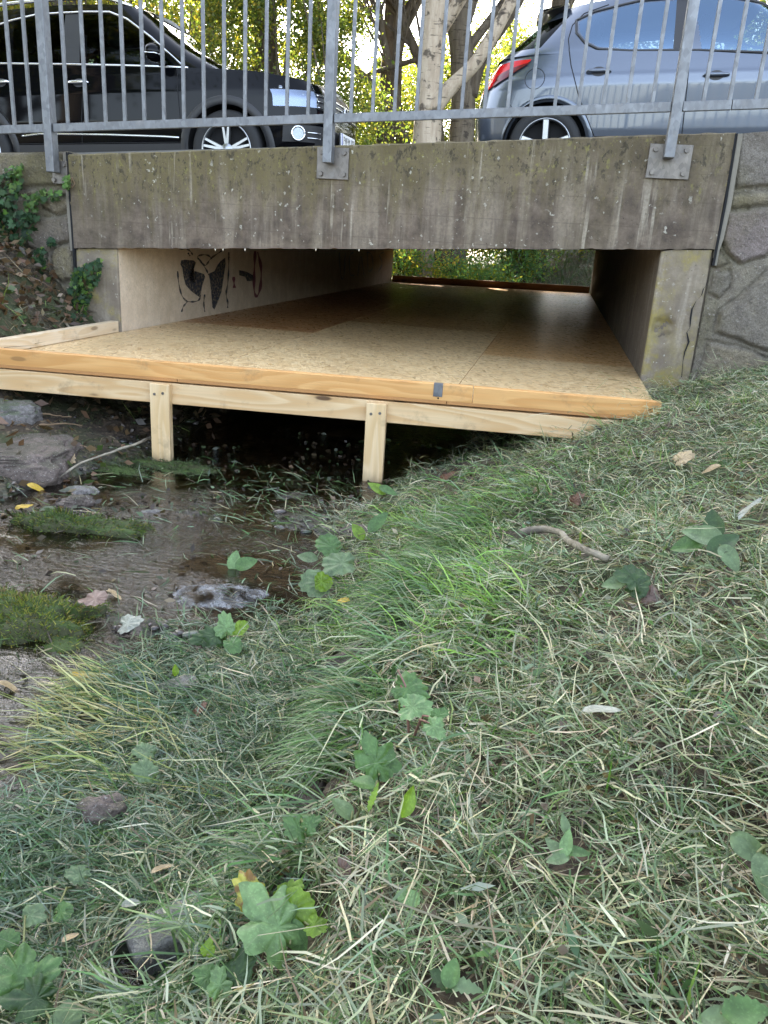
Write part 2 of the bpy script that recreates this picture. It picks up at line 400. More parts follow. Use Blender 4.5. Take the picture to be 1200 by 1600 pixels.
def H(x, y):
    x = np.asarray(x, float); y = np.asarray(y, float); x, y = np.broadcast_arrays(x, y)
    tr = np.interp(y, *_toeR) + .05 * fbm(y * 2.3, x * 0 + 3.1, 0, 3); tl = np.interp(y, *_toeL) + .06 * fbm(y * 2.1, x * 0 + 9.1, 0, 3)
    d = x - tr; dl = tl - x
    n1 = fbm(x * 1.6, y * 1.6, .5, 4); n2 = fbm(x * 7, y * 7, 2.5, 4)
    bed = -1.108 + .034 * n1 + .036 * n2
    # pools and channels of the stream
    def pool(px, py, rx, ry, dep):
        w = at_z(px, py, WATER); return dep * np.exp(-(((x - w[0]) / rx) ** 2 + ((y - w[1]) / ry) ** 2))
    bed = bed - pool(240, 865, .32, .20, .07) - pool(420, 945, .20, .14, .07) - pool(350, 740, .4, .2, .05) - pool(40, 880, .35, .16, .06) - pool(30, 1060, .42, .20, .10) - pool(60, 1285, .25, .16, .09) - pool(170, 1080, .2, .1, .05) - pool(480, 690, .7, .3, .05)
    bed = bed + pool(420, 765, .34, .16, .05) + pool(130, 805, .22, .13, .03) + pool(110, 950, .26, .12, .04) + pool(490, 815, .26, .17, .065) + pool(240, 725, .36, .13, .05) + pool(300, 800, .22, .07, .045) + pool(520, 720, .3, .12, .04) + pool(250, 985, .18, .08, .05)
    zr = -1.07 + .355 * d + .02 * n1 + .018 * n2
    xs = np.interp(y, *_stepX) + .025 * fbm(y * 5, x * 0 + 1.1, 0, 2); sw = sstep(2.5, 1.9, y) * sstep(-.2, .4, y)
    low = -1.075 + .055 * d + .02 * n1 + .02 * n2
    zr2 = low + (zr + .035 - low) * sstep(-.02, .025, x - xs)
    zr = zr * (1 - sw) + zr2 * sw
    cap = np.where(y > 12, .55 + .02 * x, .15 + .02 * x + .1 * n1)
    zr = softmin(zr, cap)
    zl = -1.07 + .30 * np.minimum(dl, .72) + .95 * np.maximum(0, dl - .72) + .035 * n1 + .03 * n2
    hp = sstep(-2.62, -2.95, x) * sstep(3.3, 3.7, y) * sstep(5.5, 4.9, y)
    zl = np.maximum(zl, -.80 + .36 * hp + .05 * n2)if False else zl + 0 * hp
    zl = softmin(zl, np.where(y > 12, .45, .02 + .1 * n1), .10)
    lump = sstep(.05, .5, d) * sstep(12, 8, y); zr = zr + lump * (.055 * fbm(x * 3.1, y * 3.1, 6.5, 2) + .045 * fbm(x * 7.5, y * 7.5, 1.5, 3) + .012 * n2)
    f = sstep(-.06, .06, d); g = sstep(-.06, .06, dl)
    z = bed * (1 - f) * (1 - g) + zr * f + zl * g * (1 - f)
    inroad = sstep(4.95, 5.05, y) * sstep(.03, -.03, y - (yfar(x) - .25)) * np.maximum(sstep(-2.86, -2.92, x), sstep(.62, .68, x))
    z = z * (1 - inroad) + (zroad(np.clip(x, -30, 30)) - .35) * inroad
    added_hill = np.maximum(0, -9 - y); z = z + np.minimum(added_hill * .16, 2.5 + fbm(x * .1, y * .1, 0, 2))  # unseen rise added behind the camera for dark reflections in the cars
    return z
def pg(px, py, lift=0.0):
    w = pray(px, py); w = w / np.linalg.norm(w)
    t = .3; 
    for i in range(900):
        p = w * t
        if p[2] < H(p[0], p[1]) + lift: break
        t += .01
    for i in range(8):
        t -= .005 * (1 if p[2] < H(p[0], p[1]) + lift else -1) * (.5 ** i) * 2; p = w * t
    return p

gx = np.concatenate([np.arange(-60, -5, 2.5), np.arange(-5, -3.2, .1), np.arange(-3.2, 1.8, .022), np.arange(1.8, 4, .1), np.arange(4, 61, 2.5)])
gy = np.concatenate([np.arange(-40, -1, 1.5), np.arange(-1, .3, .1), np.arange(.3, 5.2, .022), np.arange(5.2, 13, .2), np.arange(13, 21, .1), np.arange(21, 62, 2)])
GX, GY = np.meshgrid(gx, gy, indexing='ij'); GZ = H(GX, GY)
fine = sstep(3.5, 2.5, np.abs(GX + .7)) * sstep(6, 5, GY) * sstep(-.5, .3, GY)
GZ = GZ + fine * (.010 * fbm(GX * 26, GY * 26, 0, 3) + .006 * fbm(GX * 60, GY * 60, 4, 2))
m = NT('soil')
pz = m.sep(m.pos())[2]
n_big = m.noise(m.pos(), 2.2, 6, .65); n_f = m.noise(m.pos(), 32, 6, .7); n_m = m.noise(m.pos(), 9, 5, .6)
cs = m.mix(m.ramp(n_m, .35, .65), (.050, .034, .021), (.095, .066, .042))
cs = m.mix(m.ramp(n_f, .35, .7, 0, .8), cs, (.022, .016, .011))
chip = m.voro(m.pos((1, 1, 1)), 90, 'Color'); cs = m.mix(m.ramp(m.sep(chip)[0], .86, .9, 0, .6), cs, (.20, .15, .09))
cs = m.mix(m.math('MULTIPLY', m.ramp(n_big, .42, .62), .75), cs, (.035, .055, .014))
wet = m.ramp(m.math('ADD', pz, m.math('MULTIPLY', n_m, .06)), WATER + .10, WATER + .015, 0, 1)
wet = m.math('MULTIPLY', wet, m.ramp(m.sep(m.pos())[1], 40, 30))
peb = m.voro(m.pos((1, 1, 1)), 42, 'Color')
grav = m.mix(m.sep(peb)[0], (.008, .0065, .0055), (.032, .026, .021))
grav = m.mix(m.ramp(n_m, .46, .6, 0, .85), grav, (.022, .036, .010))
grav = m.mix(m.ramp(m.sep(peb)[1], .93, .96), grav, (.16, .135, .11))
c = m.mix(wet, cs, grav)
hgt = m.math('ADD', m.math('MULTIPLY', n_f, .6), m.math('MULTIPLY', m.voro(m.pos(), 42), -.5))
m.bump(hgt, .8, .02)
MAT['soil'] = m.fin(Base_Color=c, Roughness=m.ramp(wet, 0, 1, .95, .28), Specular_IOR_Level=.5)
ground = mesh_np('ground', np.stack([GX, GY, GZ], -1).reshape(-1, 3), grid_faces(len(gx), len(gy)), MAT['soil'], None, True)
tag(ground, kind='structure')

# stream water
wx = np.arange(-2.6, .2, .02); wy = np.concatenate([np.arange(-.5, 4.8, .02)])
WX, WY = np.meshgrid(wx, wy, indexing='ij')
rip = .0035 * fbm(WX * 16, WY * 22, 1, 3) + .002 * fbm(WX * 45, WY * 60, 2, 2) + .004 * fbm(WX * 5, WY * 5, 3, 2)
def wpt(px, py): return at_z(px, py, WATER)
riff = .12 + 0 * WX
for px, py, rx, ry, k_ in ((60, 1060, .30, .16, 1.6), (60, 1290, .2, .12, 1.6), (40, 850, .2, .12, 1.3), (480, 770, .35, .16, 1.2), (330, 905, .15, .07, 1.2), (220, 1080, .2, .12, 1.3), (300, 800, .3, .08, 1.0), (120, 885, .2, .06, 1.0)):
    w_ = wpt(px, py); riff = riff + k_ * np.exp(-(((WX - w_[0]) / rx) ** 2 + ((WY - w_[1]) / ry) ** 2))
WZ = WATER + rip * riff + .003 * riff * fbm(WX * 30, WY * 38, 9, 2)
m = NT('stream_water')
gl = m.n.new('ShaderNodeBsdfGlossy'); gl.inputs['Roughness'].default_value = .06
tr = m.n.new('ShaderNodeBsdfTransparent'); tr.inputs[0].default_value = (.33, .25, .17, 1)
bp = m.n.new('ShaderNodeBump'); bp.inputs['Strength'].default_value = .7; bp.inputs['Distance'].default_value = .012
rn = m.math('MULTIPLY', m.noise(m.pos((1, 1.5, 1)), 42, 4, .6), m.ramp(m.noise(m.pos(off=(4, 4, 0)), 2.0, 3), .36, .62, .12, 1.2))
m.set(bp.inputs['Height'], rn)
m.t.links.new(bp.outputs[0], gl.inputs['Normal'])
mx = m.n.new('ShaderNodeMixShader'); m.set(mx.inputs[0], m.schlick(m.ramp(m.noise(m.pos(off=(4, 4, 0)), 2.6, 4), .4, .62, .020, .065), bp.outputs[0], 3.6))
m.t.links.new(tr.outputs[0], mx.inputs[1]); m.t.links.new(gl.outputs[0], mx.inputs[2]); m.t.links.new(mx.outputs[0], m.out.inputs[0])
MAT['water'] = m.mat
tag(mesh_np('stream_water', np.stack([WX, WY, WZ], -1).reshape(-1, 3), grid_faces(len(wx), len(wy)), MAT['water'], None, True), kind='structure')

# road and pavement on the bridge
MAT['asphalt'] = simple('asphalt', (.055, .054, .053), .9, bumpy=.5, bscale=120)
MAT['paving'] = simple('paving', (.20, .195, .185), .9, bumpy=.4, bscale=60)
def slab(name, x0, x1, y0, y1, dz0, dz1, mat, kind='structure'):
    V = []
    for x in (x0, x1):
        for y in (y0, y1):
            for dz in (dz0, dz1): V.append((x, y, zroad(x) + dz))
    F = [(0, 1, 3, 2), (4, 6, 7, 5), (0, 4, 5, 1), (2, 3, 7, 6), (1, 5, 7, 3), (0, 2, 6, 4)]
    o = mesh_pd(name, V, F, mat); tag(o, kind=kind); return o
slab('pavement', -30, 30, 5.04, 6.3, -.25, .06, MAT['paving'])
slab('road', -30, 30, 6.304, 13.0, -.3, 0.0, MAT['asphalt'])
slab('verge', -30, 30, 13.004, 13.6, -.35, -.02, MAT['soil'])

# ------------------------------------------------------------------ culvert bridge
bridge = thing('culvert_bridge', 'low weathered concrete road bridge with wide box opening over the stream', 'bridge', (-1.1, YW, -1.07))
XJL = at_y(110, 310, YW)[0]; XJR = at_y(1133, 300, YW)[0]
def sheet(name, fn, us, vs_, mat, parent, smooth=True):
    U, W = np.meshgrid(us, vs_, indexing='ij'); P = np.stack(fn(U, W), -1).reshape(-1, 3)
    return mesh_np(name, P, grid_faces(len(us), len(vs_)), mat, parent, smooth)
# parapet beam: one closed profile swept along x, chipped lower arris
xs_ = np.concatenate([np.arange(XJL, XJR, .012), [XJR]])
prof = [(0.0, 0.0), (0.0, .012), (0, .05), (0, .12), (0, .2), (0, .3), (0, .4), (0, .5), (0, .6), (0, .7), (0, .8), (0, .9), (0, .96), (.0, .985), (.012, 1.0), (.15, 1.0), (.295, 1.0), (.305, .985), (.305, .5), (.305, 0)]
V = []
for i, x in enumerate(xs_):
    zb, zt = zsoff(x), ztop(x)
    for (dy, t) in prof:
        V.append((x, YW - .012 + dy, zb + (zt - zb) * t))
V = np.array(V); npf = len(prof)
nz = fbm(V[:, 0] * 9, V[:, 2] * 14, 1, 4); front = V[:, 1] < YW + .002
V[:, 1] += np.where(front, .005 * nz, 0)
tt = np.tile([p[1] for p in prof], len(xs_)); V[:, 2] += np.where(tt == 0, .010 * np.maximum(0, fbm(V[:, 0] * 20, V[:, 0] * 0 + 4, 2, 3)), 0) + np.where(tt == 1, .006 * fbm(V[:, 0] * 14, V[:, 0] * 0, 2, 4), 0)
F = grid_faces(len(xs_), npf, False).tolist()
F = [tuple(f) for f in F] + [tuple(i * npf + npf - 1 for i in (0,)) + ()] * 0
for i in range(len(xs_) - 1): F.append((i * npf + npf - 1, (i + 1) * npf + npf - 1, (i + 1) * npf, i * npf))
F.append(tuple(range(npf))); F.append(tuple((len(xs_) - 1) * npf + k for k in range(npf))[::-1])
o = mesh_pd('parapet_beam', V, F, MAT['beam'], bridge)
# small lime drips under the lower arris
sp = []
for x in (-2.05, -2.0, -1.86, -1.42, -1.16, -.72):
    z = zsoff(x) + .004; sp.append(([(x, YW - .004, z), (x, YW - .004, z - .008 - .006 * random.random()), (x, YW - .004, z - .018)], np.array([.006, .004, .001])))
MAT['lime'] = simple('lime_drip', (.55, .52, .45), .8)
[tubes('lime_drip', [q], MAT['lime'], o, 6) for q in sp]
# soffit slab (top of the opening) and walls
def slabmesh(name, P8, mat, parent):
    return mesh_pd(name, P8, [(0, 1, 2, 3), (7, 6, 5, 4), (0, 4, 5, 1), (1, 5, 6, 2), (2, 6, 7, 3), (3, 7, 4, 0)], mat, parent)
yf0, yf1 = yfar(XL), yfar(XR)
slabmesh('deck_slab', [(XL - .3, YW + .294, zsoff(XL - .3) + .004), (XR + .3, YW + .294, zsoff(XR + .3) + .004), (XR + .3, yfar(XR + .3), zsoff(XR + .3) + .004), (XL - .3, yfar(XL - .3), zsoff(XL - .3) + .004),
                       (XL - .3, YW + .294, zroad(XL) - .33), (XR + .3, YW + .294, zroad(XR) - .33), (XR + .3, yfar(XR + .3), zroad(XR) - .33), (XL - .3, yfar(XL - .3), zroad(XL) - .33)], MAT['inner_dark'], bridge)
def wall(name, x0, x1, y0, ya, yb, mat):
    # x0 inner face
    return slabmesh(name, [(x0, y0, -1.4), (x1, y0, -1.4), (x1, yb, -1.4), (x0, ya, -1.4), (x0, y0, zsoff(x0)), (x1, y0, zsoff(x1)), (x1, yb, zsoff(x1)), (x0, ya, zsoff(x0))], mat, bridge)
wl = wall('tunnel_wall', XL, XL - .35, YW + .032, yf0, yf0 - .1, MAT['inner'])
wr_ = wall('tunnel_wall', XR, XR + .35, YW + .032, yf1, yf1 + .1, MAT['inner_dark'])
tag(wl, 'left tunnel wall with dark spray paint')
# abutment faces beside the opening (front)
def face_panel(name, outline, yfun, mat, parent, step=.012, thick=.028, dispf=None):
    """outline: list of (x,z); builds front face as dense grid clipped by rows between left/right edges"""
    zs = np.array([p[1] for p in outline]); z0, z1 = zs.min(), zs.max()
    rows = np.linspace(z0, z1, max(8, int((z1 - z0) / step)))
    def span(z):
        xs = []
        n = len(outline)
        for i in range(n):
            (xa, za), (xb, zb) = outline[i], outline[(i + 1) % n]
            if abs(za - zb) < 1e-9:
                if abs(z - za) < 1e-6: xs += [xa, xb]
                continue
            t = (z - za) / (zb - za)
            if -1e-6 <= t <= 1 + 1e-6: xs.append(xa + (xb - xa) * t)
        return min(xs), max(xs)
    S = [span(z) for z in rows]
    nc = max(6, int(max(b - a for a, b in S) / step))
    t = np.linspace(0, 1, nc)
    X = np.array([a + (b - a) * t for a, b in S]); Z = np.repeat(rows[:, None], nc, 1)
    Y = yfun(X, Z) + (dispf(X, Z) if dispf is not None else 0)
    Fp = np.stack([X, Y, Z], -1).reshape(-1, 3); Bk = np.stack([X, Y * 0 + YW + thick, Z], -1).reshape(-1, 3)
    nr = len(rows); V = np.concatenate([Fp, Bk]); F = grid_faces(nr, nc)[:, ::-1]
    side = []
    N0 = nr * nc
    for i in range(nr - 1):
        for c_ in (0, nc - 1):
            a, b = i * nc + c_, (i + 1) * nc + c_
            side.append((a, b, b + N0, a + N0) if c_ == 0 else (a, a + N0, b + N0, b))
    for j in range(nc - 1):
        for r_ in (0, nr - 1):
            a, b = r_ * nc + j, r_ * nc + j + 1
            side.append((a, a + N0, b + N0, b) if r_ == 0 else (a, b, b + N0, a + N0))
    return V, np.concatenate([F, np.array(side)]), X, Z
rough = lambda X, Z: .006 * fbm(X * 11, Z * 11, 3, 4)
pl = lambda pts: [(at_y(px, py, YW)[0], at_y(px, py, YW)[2]) for px, py in pts]
V, F, X, Z = face_panel('abutment', [(XJL + .0, -1.4), (XL, -1.4), (XL, zsoff(XL) - .002), (XJL, zsoff(XJL) - .002)], lambda X, Z: YW + .012 + 0 * X, MAT['abut'], bridge, dispf=rough)
ab = mesh_np('abutment', V, F, MAT['abut'], bridge)
spall = lambda X, Z: rough(X, Z) + .028 * sstep(.075, .03, np.hypot((X - at_y(1035, 515, YW)[0]), (Z - at_y(1035, 515, YW)[2]) * .8)) * (1 + fbm(X * 60, Z * 60, 1, 3))
er = at_y(1075, 600, YW)
V, F, X, Z = face_panel('abutment', [(XR, -1.4), (er[0] - .03, -1.4), (er[0], er[2]), (XJR - .012, zsoff(XJR) - .002), (XR, zsoff(XR) - .002)], lambda X, Z: YW + .0 + 0 * X, MAT['abut'], bridge, dispf=spall)
abr = mesh_np('abutment', V, F, MAT['abut'], bridge)
# crack in the right abutment
cr = [(1106, 438), (1103, 447), (1099, 452), (1096, 462), (1088, 470), (1081, 484), (1079, 497), (1078, 512), (1073, 520), (1076, 535), (1070, 550), (1067, 565), (1065, 590)]
V, F = [], []
for i, q in enumerate(cr):
    p = at_y(q[0], q[1], YW - .011); w = (.001 + .0042 * (math.sin(i * 2.3) ** 2) * (1 if 2 < i < 11 else .4))
    V += [(p[0] - w, YW - .011, p[2]), (p[0] + w, YW - .011, p[2] + .004)]
    if i: F.append((2 * i - 2, 2 * i - 1, 2 * i + 1, 2 * i))
mesh_pd('crack', V, F, MAT['dark'], abr)
# expansion joint strips
MAT['joint'] = simple('joint_mortar', (.20, .18, .145), .9, bumpy=.6, bscale=40)
# far side parapet beam
slabmesh('far_parapet_beam', [(XL - 1, yfar(XL - 1), zsoff(XL - 1)), (XR + 1, yfar(XR + 1), zsoff(XR + 1)), (XR + 1, yfar(XR + 1) + .3, zsoff(XR + 1)), (XL - 1, yfar(XL - 1) + .3, zsoff(XL - 1)),
                              (XL - 1, yfar(XL - 1), ztop(XL - 1) + .1), (XR + 1, yfar(XR + 1), ztop(XR + 1) + .1), (XR + 1, yfar(XR + 1) + .3, ztop(XR + 1) + .1), (XL - 1, yfar(XL - 1) + .3, ztop(XL - 1) + .1)], MAT['beam'], bridge)
# graffiti on left wall
def g2p(x, y): return at_x(270 + x / 8.0, 380 + y / 8.0, XL + .003)
m = NT('spray_paint'); MAT['paint'] = m.fin(Base_Color=(.045, .045, .055), Roughness=.8, Alpha=m.ramp(m.noise(m.pos(), 45, 5, .7), .30, .62, .45, .97))
MAT['paintred'] = simple('faded_red_paint', (.20, .06, .07), .8)
MAT['paintpale'] = simple('faded_pale_paint', (.42, .40, .38), .8)
def fillpoly(polys):
    bm = bmesh.new()
    for p in polys:
        vs2 = [bm.verts.new(g2p(*q)) for q in p]
        f = bm.faces.new(vs2); bmesh.ops.triangulate(bm, faces=[f])
    return bm
def strokes(lines, w):
    bm = bmesh.new()
    for ln in lines:
        pts = []
        ln = np.array(ln, float)
        # catmull subdivision
        t = np.arange(len(ln)); tf = np.linspace(0, len(ln) - 1, len(ln) * 5)
        L = np.stack([np.interp(tf, t, ln[:, 0]), np.interp(tf, t, ln[:, 1])], 1)
        for _ in range(6): L[1:-1] = (L[:-2] + 2 * L[1:-1] + L[2:]) / 4
        Tn = np.gradient(L, axis=0); Tn /= np.linalg.norm(Tn, axis=1)[:, None] + 1e-9; Nn = np.stack([-Tn[:, 1], Tn[:, 0]], 1)
        prev = None
        for i in range(len(L)):
            ww = w * (.65 + .35 * math.sin(i * .9)) * .6
            a = bm.verts.new(g2p(*(L[i] + Nn[i] * ww))); b = bm.verts.new(g2p(*(L[i] - Nn[i] * ww)))
            if prev: bm.faces.new((prev[0], prev[1], b, a))
            prev = (a, b)
    return bm
for p_ in [[(105, 215), (150, 205), (260, 215), (290, 240), (240, 290), (225, 330), (200, 400), (215, 470), (270, 500), (290, 430), (270, 345), (390, 385), (405, 420), (370, 520), (340, 680), (290, 640), (220, 590), (160, 520), (135, 420), (125, 320), (95, 265)],
                              [(655, 180), (660, 260), (640, 400), (610, 600), (560, 740), (520, 830), (495, 800), (480, 600), (460, 440), (450, 380), (520, 350), (560, 270), (600, 220)],
                              [(825, 335), (920, 355), (1020, 410), (1025, 465), (930, 475), (905, 420), (830, 400)]]: bm_obj('graffiti_mark', fillpoly([p_]), MAT['paint'], wl)
for l_ in [[(110, 860), (130, 790), (180, 735)], [(60, 350), (75, 520), (110, 660), (170, 730), (250, 735), (330, 720), (350, 650)], [(400, 640), (385, 740), (400, 860)],
                                 [(700, 110), (700, 300), (690, 500), (660, 640), (690, 740), (685, 810)], [(650, 70), (560, 130), (470, 190), (430, 260), (400, 290), (340, 210), (290, 170), (370, 140), (450, 150), (490, 200)],
                                 [(80, 70), (180, 70), (230, 110), (250, 150)], [(330, 200), (420, 330), (450, 400)], [(190, 120), (215, 160)]]: bm_obj('graffiti_outline', strokes([l_], 20), MAT['paint'], wl)
for l_ in [[(1030, 100), (1020, 300), (1010, 600), (1050, 690), (1100, 560), (1110, 300), (1060, 110)], [(760, 420), (770, 560)]]: bm_obj('red_graffiti', strokes([l_], 34), MAT['paintred'], wl)
for x0, y0, sh in [(2080, 120, [(0, 0), (20, 330), (60, 330), (75, 0)]), (2200, 110, [(60, 0), (0, 40), (10, 300), (70, 290)]), (2310, 110, [(0, 300), (40, 0), (80, 290)]), (2430, 110, [(0, 0), (10, 270), (80, 200), (60, 20), (0, 0)]), (2570, 110, [(70, 0), (0, 30), (60, 140), (0, 250)])]: bm_obj('pale_graffiti', strokes([[(x0 + dx, y0 + dy) for dx, dy in sh]], 14), MAT['paintpale'], wl)

# ------------------------------------------------------------------ stone wing walls
m = NT('rubble_stone')
ca = m.attr(); f1 = m.noise(m.pos(), 16, 6, .65); f2 = m.noise(m.pos(), 70, 5, .65); f3 = m.noise(m.pos((1, 1, .5)), 3, 5, .6)
c = m.mix(m.ramp(f1, .35, .68, 0, .5), ca, (.12, .10, .09))
c = m.mix(m.ramp(f3, .5, .7, 0, .5), c, (.13, .115, .045))
c = m.mix(m.math('MULTIPLY', m.ramp(f2, .58, .66), m.ramp(f1, .45, .6)), c, (.42, .38, .32))
c = m.mix(m.ramp(f2, .3, .5, .5, 0), c, (.06, .05, .045))
f4 = m.noise(m.pos(), 190, 4, .7); c = m.mix(m.ramp(f4, .42, .62, .45, 0), c, (.07, .06, .05)); m.bump(m.math('ADD', m.math('MULTIPLY', f1, 1.0), m.math('ADD', m.math('MULTIPLY', f2, .5), m.math('MULTIPLY', f4, .3))), 1.0, .022)
MAT['rubble'] = m.fin(Base_Color=c, Roughness=.9, Specular_IOR_Level=.25)
def stone_wall(name, label, outline_px, stones, yoff, extra=None):
    root = thing(name, label, 'wall', (at_y(*outline_px[0], YW)[0], YW, -1.0))
    out = pl(outline_px) if outline_px else extra
    def yf(X, Z): return YW + yoff + 0 * X
    cols = {}
    def disp(X, Z):
        d = np.full(X.shape, .014); c = np.zeros(X.shape + (3,)) + np.array([.30, .265, .20])
        wx_ = X + .010 * fbm(X * 12, Z * 12, 1, 3); wz_ = Z + .010 * fbm(X * 12, Z * 12, 5, 3)
        for poly, tint, amp in stones:
            ins = in_poly(wx_, wz_, poly); dist = poly_dist(wx_, wz_, poly)
            k = np.where(ins, sstep(0, .022, dist), 0)
            dd = -.020 * k * amp + (.016 * fbm(X * 7, Z * 7, poly[0][0], 4)) * k
            edge = np.where(~ins, sstep(.018, .0, dist), 0) * .018
            d = d + dd + edge
            c = c * (1 - k[..., None]) + np.array(tint) * k[..., None]
        cols['c'] = c; return d + .006 * fbm(X * 14, Z * 14, 2, 4)
    V, F, X, Z = face_panel(name, out, yf, None, root, .009, .38, disp)
    C = np.concatenate([cols['c'].reshape(-1, 3)] * 2)
    mesh_np('masonry', V, F, MAT['rubble'], root, False, C)
    return root
P_ = lambda pts: pl(pts)
purp, tan_, gry, oliv = (.29, .235, .215), (.33, .28, .19), (.28, .25, .215), (.26, .22, .13)
right_wall = stone_wall('stone_wing_wall', 'purple grey rubble stone wall with pale mortar seams right of the bridge opening',
    [(1153, 208), (1420, 192), (1420, 700), (1060, 700), (1078, 600), (1118, 385)],
    [(P_([(1156, 200), (1420, 185), (1420, 285), (1150, 293)]), gry, 1.0), (P_([(1143, 301), (1420, 293), (1420, 312), (1139, 322)]), tan_, .5),
     (P_([(1136, 328), (1240, 320), (1232, 372), (1196, 402), (1160, 412), (1138, 398), (1126, 375)]), purp, 1.2), (P_([(1250, 322), (1420, 316), (1420, 420), (1300, 400), (1245, 378)]), gry, 1.1),
     (P_([(1116, 425), (1140, 424), (1141, 448), (1124, 466), (1108, 458)]), gry, .8), (P_([(1232, 395), (1300, 412), (1400, 440), (1420, 560), (1300, 580), (1190, 545), (1118, 520), (1124, 488), (1158, 462)]), (.29, .255, .20), 1.1),
     (P_([(1108, 535), (1165, 545), (1210, 565), (1190, 660), (1080, 660), (1094, 580)]), tan_, .9), (P_([(1222, 572), (1300, 596), (1420, 585), (1420, 700), (1210, 690)]), gry, .9),
     (P_([(1118, 385), (1128, 398), (1140, 412), (1120, 420), (1112, 415)]), (.24, .2, .16), .6)], .006)
left_wall = stone_wall('stone_wing_wall', 'ochre rubble stone wall overgrown with ivy left of the bridge opening',
    [(105, 236), (118, 390), (130, 640), (-420, 640), (-420, 246)],
    [(P_([(101, 236), (103, 290), (-420, 296), (-420, 240)]), oliv, 1.0), (P_([(104, 296), (105, 304), (-420, 312), (-420, 302)]), tan_, .4),
     (P_([(60, 308), (106, 306), (108, 326), (84, 334), (62, 322)]), tan_, .9), (P_([(54, 340), (88, 336), (106, 332), (110, 375), (88, 382), (70, 396), (38, 388), (40, 362)]), (.21, .175, .135), 1.1),
     (P_([(82, 384), (108, 380), (114, 420), (112, 438), (92, 440), (80, 425), (78, 400)]), oliv, 1.2), (P_([(-2, 406), (36, 394), (68, 400), (70, 424), (48, 434), (8, 436), (-6, 420)]), (.27, .20, .125), 1.0),
     (P_([(-2, 312), (52, 310), (50, 336), (34, 360), (30, 388), (-6, 400), (-20, 350)]), (.20, .17, .12), 1.0), (P_([(74, 446), (118, 444), (124, 500), (80, 510), (60, 470)]), oliv, .8),
     (P_([(-120, 310), (-26, 312), (-24, 380), (-60, 410), (-130, 390)]), tan_, 1.0), (P_([(-130, 400), (-64, 418), (-20, 420), (-12, 445), (-60, 470), (-140, 460)]), oliv, 1.0), (P_([(0, 444), (54, 442), (64, 500), (-10, 520)]), tan_, .9)], .006)
# mortar joint strips between the bridge and wing walls
def strip_between(name, pts, w, yy, mat, parent):
    V, F = [], []
    for i, (a, b) in enumerate(pts):
        p = at_y(a, b, YW); V += [(p[0] - w, yy, p[2]), (p[0] + w, yy, p[2]), (p[0] + w, yy + .05, p[2]), (p[0] - w, yy + .05, p[2])]
        if i:
            k = 4 * i
            for q in range(4): F.append((k - 4 + q, k - 4 + (q + 1) % 4, k + (q + 1) % 4, k + q))
    return mesh_pd(name, V, F, mat, parent)
strip_between('mortar_joint', [(1157, 209), (1139, 320), (1127, 372), (1120, 392), (1116, 415)], .012, YW - .004, MAT['joint'], right_wall)
strip_between('joint_gap', [(1150, 209), (1133, 318), (1119, 388), (1114, 415)], .006, YW - .0135, MAT['dark'], right_wall)
strip_between('mortar_joint', [(101, 238), (105, 290), (108, 332), (113, 392)], .012, YW - .003, MAT['joint'], left_wall)
strip_between('joint_gap', [(106, 238), (111, 310), (116, 385), (119, 440)], .006, YW - .0135, MAT['dark'], left_wall)

# ------------------------------------------------------------------ timber platform
FA, FB = np.array(at_z(0, 545, -.6)), np.array(at_z(1035, 628, -.6))
fd = (FB - FA) / np.linalg.norm(FB - FA); fnv = np.array([fd[1], -fd[0], 0.])   # outward (towards the camera)
FA = FA - fd * .26
plat = thing('wooden_platform', 'new timber platform of strand board through the low bridge opening', 'platform', ((FA + FB) / 2)[:3].tolist())
def fpt(s, off, z): p = FA + fd * s + fnv * off; return (p[0], p[1], z)
LF = np.linalg.norm(FB - FA)
sj = (on_plane(740, 605, FA, fnv)[:2] - FA[:2]) @ fd[:2]
board('edge_board', fpt(0, -.0225, -.638), fpt(sj - .0015, -.0225, -.638), .045, .074, MAT['fascia'], plat)
eb = board('edge_board', fpt(sj + .0015, -.0225, -.639), fpt(LF, -.0225, -.639), .045, .074, MAT['fascia'], plat)
board('front_beam', fpt(-.1, -.032, -.745), fpt((on_plane(975, 665, FA, fnv)[:2] - FA[:2]) @ fd[:2], -.032, -.749), .06, .098, MAT['beamwood'], plat)
for px, pz0 in ((259, -.6965), (593.5, -.704)):
    s = (on_plane(px - 4, 640, FA, fnv)[:2] - FA[:2]) @ fd[:2]
    po = board('support_post', fpt(s, .022, -1.16), fpt(s, .022, pz0), .092, .044, MAT['postwood'], plat, up=tuple(fnv))
    for dx, dz in ((-.022, -.048), (.018, -.042)):
        bm = bmesh.new(); bmesh.ops.create_cone(bm, cap_ends=True, segments=14, radius1=.0065, radius2=.0065, depth=.004)
        sc_ = bm_obj('screw', bm, MAT['plate'], None)
        sc_.matrix_basis = Matrix.Translation(fpt(s + dx, .0445, pz0 + dz)) @ Vector(fnv).to_track_quat('Z', 'Y').to_matrix().to_4x4(); attach(sc_, po)
# joists under the deck
for k, yy in enumerate((4.4, 5.4, 6.6, 8.0, 9.4, 10.8, 12.2)):
    board('joist', (XL + .01, yy, -.745), (XR - .01, yy, -.745), .06, .098, MAT['beamwood'], plat)
